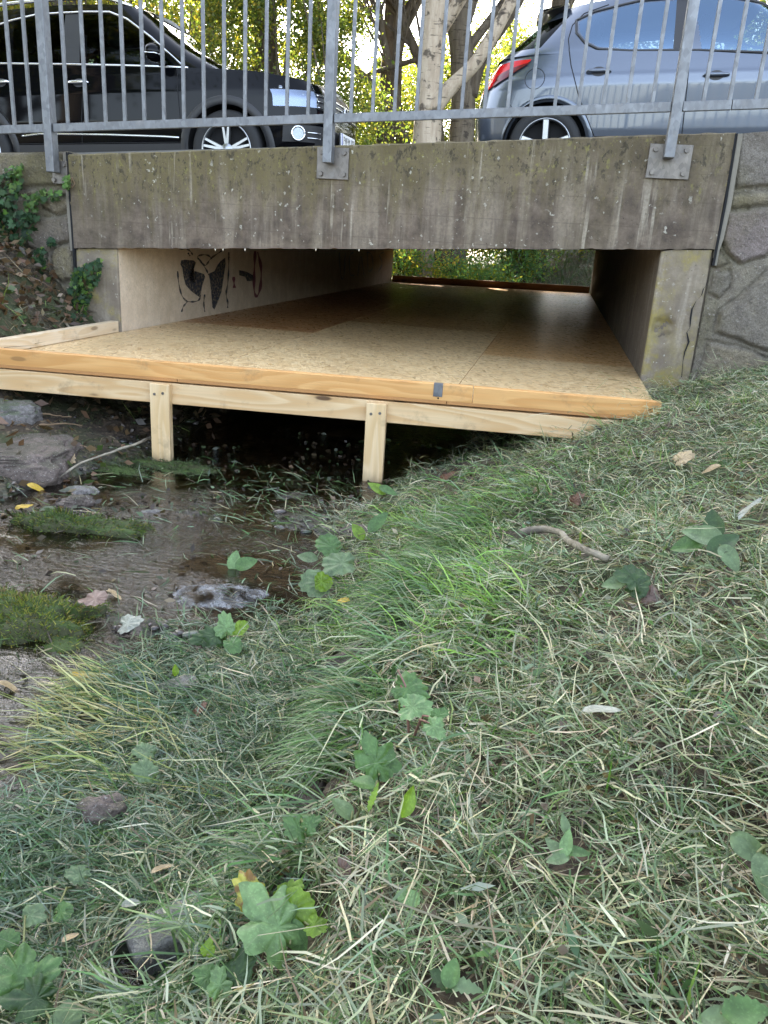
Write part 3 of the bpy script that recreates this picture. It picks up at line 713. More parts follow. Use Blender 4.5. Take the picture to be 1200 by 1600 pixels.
# strand boards
def edged(o):
    o.data.materials.append(MAT['osb_edge'])
    for p in o.data.polygons:
        if abs(p.normal.z) < .5: p.material_index = 1
def clipdeck(x0, x1, y0, y1):
    g = .0015
    yfr = lambda x: FA[1] + (x - FA[0]) / fd[0] * fd[1] + .001
    a0 = max(y0, -9); P = []
    lo = lambda x: yfr(x) if y0 < 0 else y0 + g
    hi = lambda x: yfar(x) - .02 if y1 > 90 else y1 - g
    x0, x1 = x0 + g, x1 - g
    V = []
    for z in (ZF, ZF - .022): V += [(x0, lo(x0), z), (x1, lo(x1), z), (x1, hi(x1), z), (x0, hi(x0), z)]
    return V
for (x0, x1, ys) in ((XL, -1.68, (-1, 5.57, 8.07, 10.57, 99)), (-1.68, -.43, (-1, 6.6, 9.15, 11.6, 99)), (-.43, XR, (-1, 5.2, 7.7, 10.2, 99))):
    for a, b in zip(ys[:-1], ys[1:]):
        xx0 = FA[0] if (x0 == XL and a < 0) else x0
        V = clipdeck(xx0 if a < 0 else x0, x1, a, b)
        if xx0 != x0 and a < 0:   # the front sheet stops at the wall corner
            V = None
            z0, z1 = ZF, ZF - .022
            yfr = lambda x: FA[1] + (x - FA[0]) / fd[0] * fd[1] + .001
            ring = [(FA[0], yfr(FA[0])), (x1 - .0015, yfr(x1)), (x1 - .0015, b - .0015), (XL + .003, b - .0015), (XL + .003, YW + .03), (FA[0], YW - .02)]
            n = len(ring); VV = [(p[0], p[1], z0) for p in ring] + [(p[0], p[1], z1) for p in ring]
            edged(mesh_pd('strand_board_sheet', VV, [tuple(range(n)), tuple(range(n, 2 * n))[::-1]] + [(i, i + n, (i + 1) % n + n, (i + 1) % n) for i in range(n)], MAT['osb'], plat))
            continue
        edged(slabmesh('strand_board_sheet', V[4:] + V[:4], MAT['osb'] if a < 0 else MAT['osb_shaded_red' if x0 == XL else 'osb_shaded'], plat))
MAT['farwood'] = timber('dark_board', (.32, .17, .08), (.20, .10, .045), .6)  # darker, redder timber tone than the near boards
# side curb at left, far curb and far upright
board('side_board', (XL - .028, FA[1] + .05, ZF + .036), (XL - .028, YW - .005, ZF + .036), .052, .068, MAT['curb'], plat)
board('far_edge_board', (XL + .02, yfar(XL) - .06, ZF + .055), (XR - .02, yfar(XR) - .06, ZF + .055), .06, .105, MAT['farwood'], plat)
board('upright_batten', (XR - .03, yfar(XR) - .02, ZF), (XR - .03, yfar(XR) - .02, zsoff(XR)), .05, .05, MAT['fascia'], plat)
# metal bracket with hole on the edge board
s = (on_plane(684.5, 610, FA, fnv)[:2] - FA[:2]) @ fd[:2]
bm = bmesh.new(); bm_box(bm, (0, 0, 0), (.041, .003, .056), .001); bm_box(bm, (0, .012, .0295), (.041, .027, .003), .001)
br = bm_obj('metal_bracket', bm, MAT['galv'], None)
ang = math.atan2(fd[1], fd[0]); br.matrix_basis = Matrix.Translation(fpt(s, .0022, -.629)) @ Matrix.Rotation(ang, 4, 'Z'); attach(br, plat)
bm = bmesh.new(); bmesh.ops.create_cone(bm, cap_ends=True, segments=12, radius1=.004, radius2=.004, depth=.002)
h_ = bm_obj('bracket_hole', bm, MAT['dark'], None); h_.matrix_basis = Matrix.Translation(fpt(s + .003, .0015, -.664)) @ Vector(fnv).to_track_quat('Z', 'Y').to_matrix().to_4x4(); attach(h_, br)

# ------------------------------------------------------------------ metal railing
rail = thing('metal_railing', 'galvanised steel railing with upright bars bolted to the bridge face', 'railing', (-1.3, 4.66, .35))
YR = 4.65; zr_ = lambda x: .4776 + .0607 * (x + 3.387)
posts = ((-3.055, .257, .17, .055), (-1.343, .377, .175, .17), (.466, .474, .20, .17))
for k, (x, zb, pw, ph) in enumerate(posts):
    bm = bmesh.new(); bm_box(bm, (x, YR + .005, (zb + 1.75) / 2), (.052, .066, 1.75 - zb), .004)
    p_ = bm_obj('railing_post', bm, MAT['galv'], rail)
    bm = bmesh.new()
    pc = {0: (x + .035, zb - .02), 1: (x + .012, zb + .005), 2: (x + .012, zb - .01)}[k]
    phh = {0: .13, 1: .165, 2: .165}[k]; pww = {0: .10, 1: .185, 2: .215}[k]
    if k == 0: pc = (x + .01, zb + .005)
    bm_box(bm, (pc[0], YW - .020, pc[1]), (pww, .012, phh), .002)
    bp_ = bm_obj('base_plate', bm, MAT['plate'], rail)
    for dx in (-1, 1):
        for dz in (-1, 1):
            bm = bmesh.new(); bmesh.ops.create_cone(bm, cap_ends=True, segments=6, radius1=.014, radius2=.013, depth=.014)
            bmesh.ops.transform(bm, matrix=Matrix.Translation((pc[0] + dx * pww * .36, YW - .033, pc[1] + dz * phh * .34)) @ Matrix.Rotation(R(90), 4, 'X'), verts=bm.verts)
            bm_obj('bolt', bm, MAT['plate'], bp_)
def railbar(x0, x1, dz, name, h=.046, d=.022):
    return board(name, (x0, YR + .0, zr_(x0) + dz), (x1, YR + .0, zr_(x1) + dz), d, h, MAT['galv'], rail)
xe = at_y(1143, 165, YR)[0]
ends = [(-6.2, -3.083), (-3.027, -1.371), (-1.315, .438), (.494, xe - .0012), (xe + .0012, 2.6)]
for a, b in ends:
    railbar(a, b, 0, 'lower_rail'); railbar(a, b, 1.0, 'upper_rail')
bars = [-3.3 - .122 * k for k in range(12)]
bx = lambda px, y: at_y(px, y, YR)[0]
bars = [bx(22, 185), bx(48, 185), bx(-4, 187)]
l0 = -3.055; 
for a, b, n in ((-3.055, -1.343, 13), (-1.343, .466, 14), (.466, 2.3, 14)):
    for i in range(1, n + 1): bars.append(a + (b - a) * i / (n + 1))
bars += [bx(-4, 187) - .122 * k for k in range(1, 6)]
for x in bars:
    bm = bmesh.new(); z0 = zr_(x) + .021
    bm_box(bm, (x, YR, z0 + .485), (.018, .018, .97), .002); bm_obj('railing_bar', bm, MAT['galv'], rail)
# ------------------------------------------------------------------ cars
def carpaint(name, col, metal, rough, flake=.0, coat=1.0):
    m = NT(name)
    n = m.noise(m.pos(coord='obj'), 900, 1)
    return m.fin(Specular_IOR_Level=.17 if coat == 0 else .5, Base_Color=m.mix(m.math('MULTIPLY', n, flake), col, tuple(min(1, x * 1.8) for x in col)), Metallic=metal, Roughness=rough, Coat_Weight=coat, Coat_Roughness=.04)
MAT['black_paint'] = carpaint('black_paint', (.002, .0022, .003), 0.0, .05, 0, 0.0)
MAT['silver_paint'] = carpaint('silver_paint', (.066, .080, .106), .70, .32, .4)
MAT['chrome'] = simple('chrome_trim', (.75, .76, .78), .12, 1.0)
MAT['rubber'] = simple('tyre_rubber', (.012, .012, .013), .75, bumpy=.3)
MAT['trim'] = simple('black_plastic', (.018, .018, .02), .5, bumpy=.2, bscale=300)
MAT['alloy'] = simple('alloy_rim', (.36, .37, .385), .3, .9)
MAT['seat'] = simple('seat_fabric', (.02, .02, .022), .9)
MAT['platewhite'] = simple('plate_white', (.75, .76, .78), .35)
MAT['plateblue'] = simple('plate_blue', (.03, .07, .35), .35)
MAT['ink'] = simple('plate_ink', (.01, .01, .01), .4)
MAT['lampin'] = simple('lamp_reflector', (.20, .22, .25), .22, .9)
def glassmat(name, tint, refl=1.0, basef=.0, rc=(.92, .95, 1)):
    m = NT(name)
    gl = m.n.new('ShaderNodeBsdfGlossy'); gl.inputs['Roughness'].default_value = .015; gl.inputs[0].default_value = (*rc, 1)
    tr = m.n.new('ShaderNodeBsdfTransparent'); tr.inputs[0].default_value = (*tint, 1)
    mx = m.n.new('ShaderNodeMixShader'); m.set(mx.inputs[0], m.math('ADD', m.math('MULTIPLY', m.schlick(.04), refl), basef, True))
    m.t.links.new(tr.outputs[0], mx.inputs[1]); m.t.links.new(gl.outputs[0], mx.inputs[2]); m.t.links.new(mx.outputs[0], m.out.inputs[0])
    return m.mat
MAT['glass_dark'] = glassmat('tinted_glass', (.13, .17, .14), .35)
MAT['glass_screen'] = glassmat('windscreen_glass', (.55, .62, .58), 1.6)
MAT['glass_sky'] = glassmat('bluish_glass', (.24, .29, .31), 1.8, .14, (.50, .72, 1.0))
MAT['lens'] = glassmat('lamp_lens', (.85, .88, .92), 1.3)
m = NT('red_lens'); MAT['redlens'] = m.fin(Base_Color=(.42, .008, .012), Roughness=.12, Specular_IOR_Level=.25)
m = NT('dark_red_lens'); MAT['darkred'] = m.fin(Base_Color=(.09, .004, .010), Roughness=.1, Specular_IOR_Level=.3)

class Car:
    def __init__(s, root, W, z0, nose, tail, xm, nf, nr, belt, roof, gw0, gw1, gf, gr, ngf, ngr, wheels, rw, paint, wprof):
        s.root = root; s.W = W; s.z0 = z0; s.nose = nose; s.tail = tail; s.xm = xm; s.nf = nf; s.nr = nr; s.belt = belt; s.roof = roof
        s.gw0, s.gw1, s.gf, s.gr, s.ngf, s.ngr = gw0, gw1, gf, gr, ngf, ngr; s.wheels = wheels; s.rw = rw; s.paint = paint; s.wprof = wprof
    def bz(s, X): return np.interp(X, *s.belt)
    def rz(s, X): return np.interp(X, *s.roof)
    def wz(s, Z): return s.W / 2 - np.interp(Z, *s.wprof)
    # lower shell: angle th (0 = nose, pi/2 = near side, pi = tail; negative = far side)
    def low(s, th, Z, off=0.0):
        th, Z = np.broadcast_arrays(np.asarray(th, float), np.asarray(Z, float))
        c, sn = np.cos(th), np.sin(th)
        af = np.interp(Z, *s.nose) - s.xm + off; ar = s.xm - np.interp(Z, *s.tail) + off
        n = np.where(c > 0, s.nf, s.nr)
        X = s.xm + np.where(c > 0, af, ar) * np.sign(c) * np.abs(c) ** (2 / n)
        Y = -(s.wz(Z) + off) * np.sign(sn) * np.abs(sn) ** (2 / n)
        return X, Y, Z
    def low_y(s, X, Z, off=0.0):     # near-side y for given x,z
        X = np.asarray(X, float); Z = np.asarray(Z, float)
        a = np.where(X > s.xm, np.interp(Z, *s.nose) - s.xm, s.xm - np.interp(Z, *s.tail)); n = np.where(X > s.xm, s.nf, s.nr)
        t = np.clip(np.abs(X - s.xm) / a, 0, 1)
        return -(s.wz(Z) * (1 - t ** n) ** (1 / n) + off)
    def gh(s, th, v, off=0.0):
        th, v = np.broadcast_arrays(np.asarray(th, float), np.asarray(v, float))
        c, sn = np.cos(th), np.sin(th); gxm = s.xm - .1
        af = np.interp(v, *s.gf) - gxm; ar = gxm - np.interp(v, *s.gr); n = np.where(c > 0, s.ngf, s.ngr)
        X = gxm + np.where(c > 0, af, ar) * np.sign(c) * np.abs(c) ** (2 / n)
        w = s.gw0 + (s.gw1 - s.gw0) * v ** 1.5
        Y = -(w + off) * np.sign(sn) * np.abs(sn) ** (2 / n)
        b = s.bz(X) - .02; Z = b + (s.rz(X) - b) * v
        return X, Y, Z
    def gh_y(s, X, Z, off=0.0):
        X = np.asarray(X, float); Z = np.asarray(Z, float); gxm = s.xm - .1
        b = s.bz(X) - .02; v = np.clip((Z - b) / (s.rz(X) - b), 0, 1)
        a = np.where(X > gxm, np.interp(v, *s.gf) - gxm, gxm - np.interp(v, *s.gr)); n = np.where(X > gxm, s.ngf, s.ngr)
        t = np.clip(np.abs(X - gxm) / a, 0, 1); w = s.gw0 + (s.gw1 - s.gw0) * v ** 1.5
        return -(w * (1 - t ** n) ** (1 / n) + off)
    def ths(s, n):
        # angles spaced evenly along the outline
        t = np.linspace(-np.pi, np.pi, 6001); X, Y, _ = s.low(t, np.full_like(t, .7)); d = np.concatenate([[0], np.cumsum(np.hypot(np.diff(X), np.diff(Y)))])
        return np.interp(np.linspace(0, d[-1], n), d, t)
    def mk(s, name, V, F, mat, parent=None, smooth=True):
        used = np.unique(F); rm = -np.ones(len(V), int); rm[used] = np.arange(len(used))
        return mesh_np(name, V[used], rm[F], mat, parent or s.root, smooth, None, False)
    def build(s, doors, windows, wsx, rsx, rear_v=(.12, .88)):
        nth, nzr = 861, 64
        th = s.ths(nth)[:-1]; T, K = np.meshgrid(th, np.linspace(0, 1, nzr), indexing='ij')
        Z = s.z0 + K * .5
        for _ in range(5):
            X, Y, _z = s.low(T, Z); Z = s.z0 + K * (s.bz(X) - s.z0)
        X, Y, Z = s.low(T, Z)
        # wheel arches: move verts near the arch radius onto it
        for wx_ in s.wheels:
            ra = s.rw + .055; dx, dz = X - wx_, Z - s.rw; r = np.hypot(dx, dz) + 1e-6
            side = np.abs(Y) > s.W / 2 - .16
            k = side & (np.abs(r - ra) < .009); f = np.where(k, ra / r, 1); X = wx_ + dx * f; Z = s.rw + dz * f
        V = np.stack([X, Y, Z], -1).reshape(-1, 3)
        F = grid_faces(nth - 1, nzr, True)
        cx, cy, cz = V[F].mean(1).T
        keep = np.ones(len(F), bool)
        for wx_ in s.wheels: keep &= ~((np.hypot(cx - wx_, cz - s.rw) < s.rw + .053) & (np.abs(cy) > s.W / 2 - .16))
        s.doorobjs = []
        for poly in doors:
            for sg in (-1, 1):
                inside = in_poly(cx, cz, poly) & (cy * sg > s.W / 2 - .2) & keep
                if inside.any():
                    d = s.mk('door', V, F[inside], s.paint)
                    if sg < 0: s.doorobjs.append(d)
                    keep &= ~inside
        body = s.mk('body', V, F[keep], s.paint); s.body = body
        # cap: bonnet and shelf under the glass house
        top = V.reshape(nth - 1, nzr, 3)[:, -1]
        fr = np.linspace(1, 0, 14)
        cap = np.stack([np.stack([top[:, 0], top[:, 1] * f, top[:, 2] + np.where(top[:, 0] > s.hood_x, s.hood_b * (1 - f ** 2.2), -.03 * (1 - f))], -1) for f in fr], 1)
        ff = grid_faces(nth - 1, 14, True); ccx = cap.reshape(-1, 3)[ff].mean(1)[:, 0]
        s.mk('bonnet', cap.reshape(-1, 3), ff[ccx > s.hood_x], s.paint)
        s.mk('parcel_shelf', cap.reshape(-1, 3), ff[ccx <= s.hood_x], MAT['trim'], body)
        s.mk('underbody', np.stack([V.reshape(nth - 1, nzr, 3)[:, 0] * np.array([1, f, 1]) for f in (.99, 0)], 1).reshape(-1, 3), grid_faces(nth - 1, 2, True), MAT['trim'], body)
        # greenhouse
        nv = 60; T, K = np.meshgrid(th, np.linspace(0, 1, nv), indexing='ij')
        X, Y, Z = s.gh(T, K); V = np.stack([X, Y, Z], -1).reshape(-1, 3); F = grid_faces(nth - 1, nv, True)
        cx, cy, cz = V[F].mean(1).T; cT = T.reshape(-1)[F].mean(1); cv = K.reshape(-1)[F].mean(1)
        keep = np.ones(len(F), bool)
        w = s.gw0 + (s.gw1 - s.gw0) * cv ** 1.5
        for poly, mt in windows:
            for sg in (-1, 1):
                ins = in_poly(cx, cz, poly) & (cy * sg > w * .80)
                if ins.any(): s.mk('side_window', V, F[ins], MAT[mt]); keep &= ~ins
        fw = (np.cos(cT) > 0) & (np.abs(cy) < w * .93 - .04) & (cv > .03) & (cv < .95) & (cx > s.xm)
        s.mk('windscreen', V, F[fw & keep], MAT['glass_screen']); keep &= ~fw
        rw_ = (np.cos(cT) < 0) & (np.abs(cy) < w * .90) & (cv > rear_v[0]) & (cv < rear_v[1]) & (cx < s.xm)
        s.mk('rear_window', V, F[rw_ & keep], MAT['glass_dark']); keep &= ~rw_
        s.mk('cabin_frame', V, F[keep], s.paint, body)
        top = V.reshape(nth - 1, nv, 3)[:, -1]
        cap = np.stack([np.stack([top[:, 0], top[:, 1] * f, top[:, 2] + s.roof_b * (1 - f ** 2.4)], -1) for f in fr], 1)
        s.mk('roof', cap.reshape(-1, 3), ff, s.paint)
    def sidepts(s, pts, off, gh=False, far=False):
        out = []
        for x, z in pts:
            y = float((s.gh_y if gh else s.low_y)(x, z, off)); out.append((x, -y if far else y, z))
        return out
    def densify(s, pts, step=.03, close=False):
        P = list(pts) + ([pts[0]] if close else []); o = []
        for a, b in zip(P[:-1], P[1:]):
            n = max(1, int(math.hypot(b[0] - a[0], b[1] - a[1]) / step))
            o += [(a[0] + (b[0] - a[0]) * i / n, a[1] + (b[1] - a[1]) * i / n) for i in range(n)]
        if not close: o.append(P[-1])
        return o
    def line(s, name, pts, r, mat, off=.001, gh=False, parent=None, both=True, close=False):
        sp = s.densify(pts, close=close)
        for far in ((False, True) if both else (False,)):
            P = s.sidepts(sp, off, gh, far)
            if close: P = P + [P[0]]
            tubes(name, [(P, r)], mat, parent or s.body, 6, True, False)
    def strip(s, name, top, bot, off, mat, parent=None, far=False, gh=False, nz=5, thick=.0):
        """panel between two curves given over the same x-range: lists of (x,z)"""
        x = np.linspace(top[0][0], top[-1][0], 40)
        zt = np.interp(x, [p[0] for p in top], [p[1] for p in top]); zb = np.interp(x, [p[0] for p in bot], [p[1] for p in bot])
        K = np.linspace(0, 1, nz)[None]; Z = zb[:, None] + (zt - zb)[:, None] * K; X = np.repeat(x[:, None], nz, 1)
        Y = (s.gh_y if gh else s.low_y)(X, Z, off)
        V = np.stack([X, -Y if far else Y, Z], -1).reshape(-1, 3)
        return mesh_np(name, V, grid_faces(40, nz), mat, parent or s.body, True, None, False)
    def patch(s, name, th0, th1, top, bot, off, mat, parent=None, nz=8, n=40):
        """panel on the lower shell between angles; top/bot are z values over th (lists)"""
        th = np.linspace(th0, th1, n); zt = np.interp(th, np.linspace(th0, th1, len(top)), top); zb = np.interp(th, np.linspace(th0, th1, len(bot)), bot)
        K = np.linspace(0, 1, nz)[None]; Z = zb[:, None] + (zt - zb)[:, None] * K; T = np.repeat(th[:, None], nz, 1)
        X, Y, Z = s.low(T, Z, off)
        return mesh_np(name, np.stack([X, Y, Z], -1).reshape(-1, 3), grid_faces(n, nz), mat, parent or s.body, True, None, False)
    def th_at(s, x, z, far=False):
        t = np.linspace(.001, np.pi - .001, 4000); X = s.low(t, np.full_like(t, z))[0]
        return float(t[np.argmin(np.abs(X - x))])
    def wheel(s, x, y, spokes, rim_r, double=False, dark=False):
        sg = -1 if y < 0 else 1; r = s.rw; w = .21
        def lathe(name, prof, mat, parent, n=64):
            a = np.arange(n) / n * 2 * np.pi
            V = np.array([[(x + rr * math.cos(t), y + sg * yy, r + rr * math.sin(t)) for rr, yy in prof] for t in a]).reshape(-1, 3)
            return mesh_np(name, V, grid_faces(n, len(prof), True), mat, parent, True, None, False)
        wh = lathe('wheel', [(rim_r * .98, -w + .04), (rim_r * .97, -.05), (rim_r * .97, -.012), (rim_r * 1.0, -.004), (rim_r * 1.03, -.004), (rim_r * 1.04, -.012)], MAT['alloy'], s.root)
        lathe('tyre', [(rim_r * 1.03, -w), (r - .03, -w - .005), (r - .004, -w + .03), (r, -w + .06), (r, -.06), (r - .004, -.03), (r - .02, -.010), (r - .05, -.001), (rim_r * 1.12, .002), (rim_r * 1.03, -.008)], MAT['rubber'], wh)
        lathe('brake_disc', [(rim_r * .97, -.10), (.0, -.10)], MAT['dark'], wh)
        bm = bmesh.new()
        for k in range(spokes):
            a0 = 2 * math.pi * k / spokes + math.pi / 2
            for da in ((-.13, .13) if double else (0,)):
                a = a0 + da
                L = rim_r - .02; n0 = len(bm.verts)
                q = []
                for rr, hw, yy in ((.045, .018 if double else .03, -.018), (rim_r * .97, .014 if double else .032, -.012)):
                    aa = a0 + da * (1.0 if rr > .1 else .9)
                    cx_, cz_ = x + rr * math.cos(aa), r + rr * math.sin(aa); tx, tz = -math.sin(aa), math.cos(aa)
                    q.append([bm.verts.new((cx_ + sx_ * hw * tx, y + sg * (yy + dy), cz_ + sx_ * hw * tz)) for sx_, dy in ((-1, -.03), (-.7, 0), (.7, 0), (1, -.03))])
                for i in range(3): bm.faces.new((q[0][i], q[0][i + 1], q[1][i + 1], q[1][i]))
        sp_ = bm_obj('spokes', bm, MAT['alloy'], wh, False, False)
        lathe('hub_cap', [(.06, -.02), (.05, -.008), (0.0, -.006)], MAT['alloy'], wh, 24)
        # arch liner
        a = np.linspace(-.25, math.pi + .25, 40); ra = r + .056
        V = np.array([[(x + ra * math.cos(t), y + sg * yy, r + ra * math.sin(t)) for yy in (.0, -.32)] for t in a]).reshape(-1, 3)
        mesh_np('wheel_arch_liner', V, grid_faces(40, 2), MAT['dark'], s.body, True, None, False)
        V = np.array([[(x + q * math.cos(t), y - sg * .30, r + q * math.sin(t)) for q in (.01, ra)] for t in a]).reshape(-1, 3)
        mesh_np('wheel_well', V, grid_faces(40, 2), MAT['dark'], s.body, True, None, False)
        return wh
    def archlip(s, x, mat, wd, off):
        for far in (False, True):
            a = np.linspace(-.15, math.pi + .15, 60); r0 = s.rw + .05
            P = []
            for t in a:
                for rr, o_ in ((r0 - .012, off - .01), (r0, off), (r0 + wd, off), (r0 + wd + .012, .001)):
                    X = x + rr * math.cos(t); Z = s.rw + rr * math.sin(t); Y = float(s.low_y(X, Z, o_)); P.append((X, -Y if far else Y, Z))
            mesh_np('wheel_arch_trim', np.array(P), grid_faces(60, 4), mat, s.body, True, None, False)
    def handle(s, x, z, mat, door, cup=None):
        P = s.sidepts([(x - .10, z), (x - .085, z + .004), (x - .05, z + .004), (x, z + .003), (x + .05, z + .004), (x + .085, z + .004), (x + .10, z)], .028)
        P[0] = (P[0][0], P[0][1] + .02, P[0][2]); P[-1] = (P[-1][0], P[-1][1] + .02, P[-1][2])
        V, F = tube_vf(P, np.array([.008, .014, .016, .016, .016, .014, .008]), 10)
        V[:, 1] = (V[:, 1] - np.mean(V[:, 1])) * .7 + np.mean(V[:, 1])
        mesh_pd('door_handle', V, F, mat, door, True, False)
        a = np.linspace(0, 2 * np.pi, 24, endpoint=False)
        ring = [(x, z)] + [(x + .06 * math.cos(t), z + .038 * math.sin(t)) for t in a]
        Vc = s.sidepts(ring, .003)
        mesh_pd('handle_recess', Vc, [(0, i + 1, (i + 1) % 24 + 1) for i in range(24)], cup or MAT['trim'], door, True, False)
    def seats(s, xs_, zb, h):
        for x in xs_:
            for y in (-.37, .37):
                bm = bmesh.new()
                bm_box(bm, (x, y, zb + h / 2), (.14, .46, h), .05, Matrix.Rotation(R(-14), 3, 'Y'))
                bm_box(bm, (x - .07, y, zb + h + .11), (.09, .25, .17), .04)
                bm_obj('seat', bm, MAT['seat'], s.root, True, False)
    def mirror(s, x, z, cap, mat):
        for sg in (-1, 1):
            y = float(s.low_y(x, z - .05)) + .02; y = y if sg < 0 else -y
            bm = bmesh.new(); bmesh.ops.create_uvsphere(bm, u_segments=20, v_segments=12, radius=1)
            bmesh.ops.transform(bm, matrix=Matrix.Translation((x, y + sg * .135, z)) @ Matrix.Diagonal((.085, .125, .078, 1)), verts=bm.verts)
            for v in bm.verts:
                if v.co.x < x - .045: v.co.x = x - .045
            mo = bm_obj('wing_mirror', bm, mat, s.root, True, False)
            bm = bmesh.new(); bm_box(bm, (x + .01, y + sg * .02, z - .055), (.07, .12, .03), .008)
            bm_obj('mirror_arm', bm, MAT['trim'], mo, True, False)
            tubes('mirror_strip', [([(x - .03, y + sg * .262, z - .02), (x + .05, y + sg * .24, z - .022), (x + .083, y + sg * .15, z - .024)], .006)], MAT['chrome'], mo, 6, True, False)

# ---- black off-roader, facing right
PITCH = R(-2.6)
W1 = 1.81; org1 = (-3.1485, 7.55 + W1 / 2, .3423)
blk = thing('parked_car', 'black parked off-road car with silver roof rails behind the railing at left', 'car', org1, 'cars parked on the bridge', (0, PITCH, 0))
c1 = Car(blk, W1, .20, ([.2, .45, .62, .80, .90, 1.2], [.80, .87, .89, .88, .82, .60]), ([.2, .45, .7, 1.0, 1.2], [-3.42, -3.52, -3.5, -3.42, -3.38]), -1.3, 6.0, 7.0,
         ([-3.6, -2.3, -.95, -.3, 0, .3, .67, .80, .9], [1.13, 1.115, 1.065, 1.035, 1.02, .998, .945, .908, .87]),
         ([-3.5, -3.2, -2.7, -2.2, -1.7, -1.2, -.8, -.4], [1.47, 1.52, 1.58, 1.615, 1.63, 1.62, 1.58, 1.5]), W1 / 2 - .055, W1 / 2 - .235,
         ([0, .25, .5, .75, 1], [.10, -.17, -.42, -.66, -.88]), ([0, .5, 1], [-3.36, -3.22, -2.98]), 6, 5.5, (0.0, -2.604), .345, MAT['black_paint'],
         ([.2, .42, .6, .85, 1.0, 1.15], [.05, .02, .0, .012, .045, .07]))
c1.hood_x = .02; c1.hood_b = .045; c1.roof_b = .035
c1.build([[(-.42, .42), (-.46, 1.06), (-1.37, 1.09), (-1.46, .42)], [(-1.475, .42), (-1.385, 1.09), (-2.36, 1.13), (-2.42, .86), (-2.22, .62), (-2.16, .42)]],
         [([(-.50, 1.055), (-.745, 1.30), (-.97, 1.455), (-1.16, 1.525), (-1.44, 1.535), (-1.36, 1.08)], 'glass_dark'),
          ([(-1.55, 1.095), (-1.61, 1.54), (-2.0, 1.525), (-2.16, 1.495), (-2.13, 1.12)], 'glass_dark'), ([(-2.17, 1.125), (-2.2, 1.485), (-2.45, 1.42), (-2.62, 1.30), (-2.70, 1.15)], 'glass_dark')], .0, -3)
for x in (0, -2.604):
    for y in (-W1 / 2 + .008, W1 / 2 - .008): c1.wheel(x, y, 5, .236, True)
    c1.archlip(x, MAT['trim'], .05, .012)
beltl = [(-.36, 1.040), (-.95, 1.070), (-1.6, 1.097), (-2.3, 1.122), (-2.75, 1.138)]
c1.line('chrome_strip', beltl, .011, MAT['chrome'], .004, True)
c1.line('window_trim', [(-.40, 1.05), (-.745, 1.318), (-.99, 1.478), (-1.17, 1.545), (-1.44, 1.556), (-1.92, 1.552), (-2.2, 1.505), (-2.47, 1.435), (-2.66, 1.31), (-2.75, 1.14)], .010, MAT['chrome'], .003, True)
for pts in ([(-.42, .42), (-.46, 1.04)], [(-1.468, .42), (-1.378, 1.075)], [(-2.16, .42), (-2.22, .62), (-2.42, .86), (-2.36, 1.11)], [(-.40, .415), (-2.16, .415)]):
    c1.line('door_gap', pts, .004, MAT['dark'], .000)
c1.strip('pillar_cover', [(-1.62, 1.54), (-1.44, 1.54)], [(-1.56, 1.09), (-1.35, 1.08)], .002, MAT['trim'], None, False, True)
c1.line('sill_strip', [(-2.10, .482), (-1.9, .500), (-1.2, .485), (-.6, .462), (-.46, .452)], .012, MAT['chrome'], .006)
c1.strip('sill_cover', [(-2.2, .405), (-.38, .405)], [(-2.2, .21), (-.38, .21)], .006, MAT['trim'])
c1.handle(-1.37 - .08, .935, MAT['chrome'], c1.doorobjs[0]); c1.handle(-2.28, .955, MAT['chrome'], c1.doorobjs[1])
# roof rails
for sg in (-1, 1):
    xs2 = np.linspace(-2.95, -.98, 24); P = []
    for i, x in enumerate(xs2):
        k = min(i, 23 - i) / 3.0; h = .055 * min(1, k)
        y = (W1 / 2 - .27) * sg; z = float(c1.rz(x)) + h + .005; P.append((x, y, z))
    tubes('roof_rail', [(P, .016)], MAT['chrome'], blk, 8, True, False)
c1.mirror(-.62, 1.145, MAT['black_paint'], MAT['black_paint'])
c1.seats((-1.25, -2.25), .75, .55)
bm = bmesh.new(); bm_box(bm, (-.25, 0, .98), (.55, 1.5, .12), .04); bm_obj('dashboard', bm, MAT['seat'], blk, True, False)
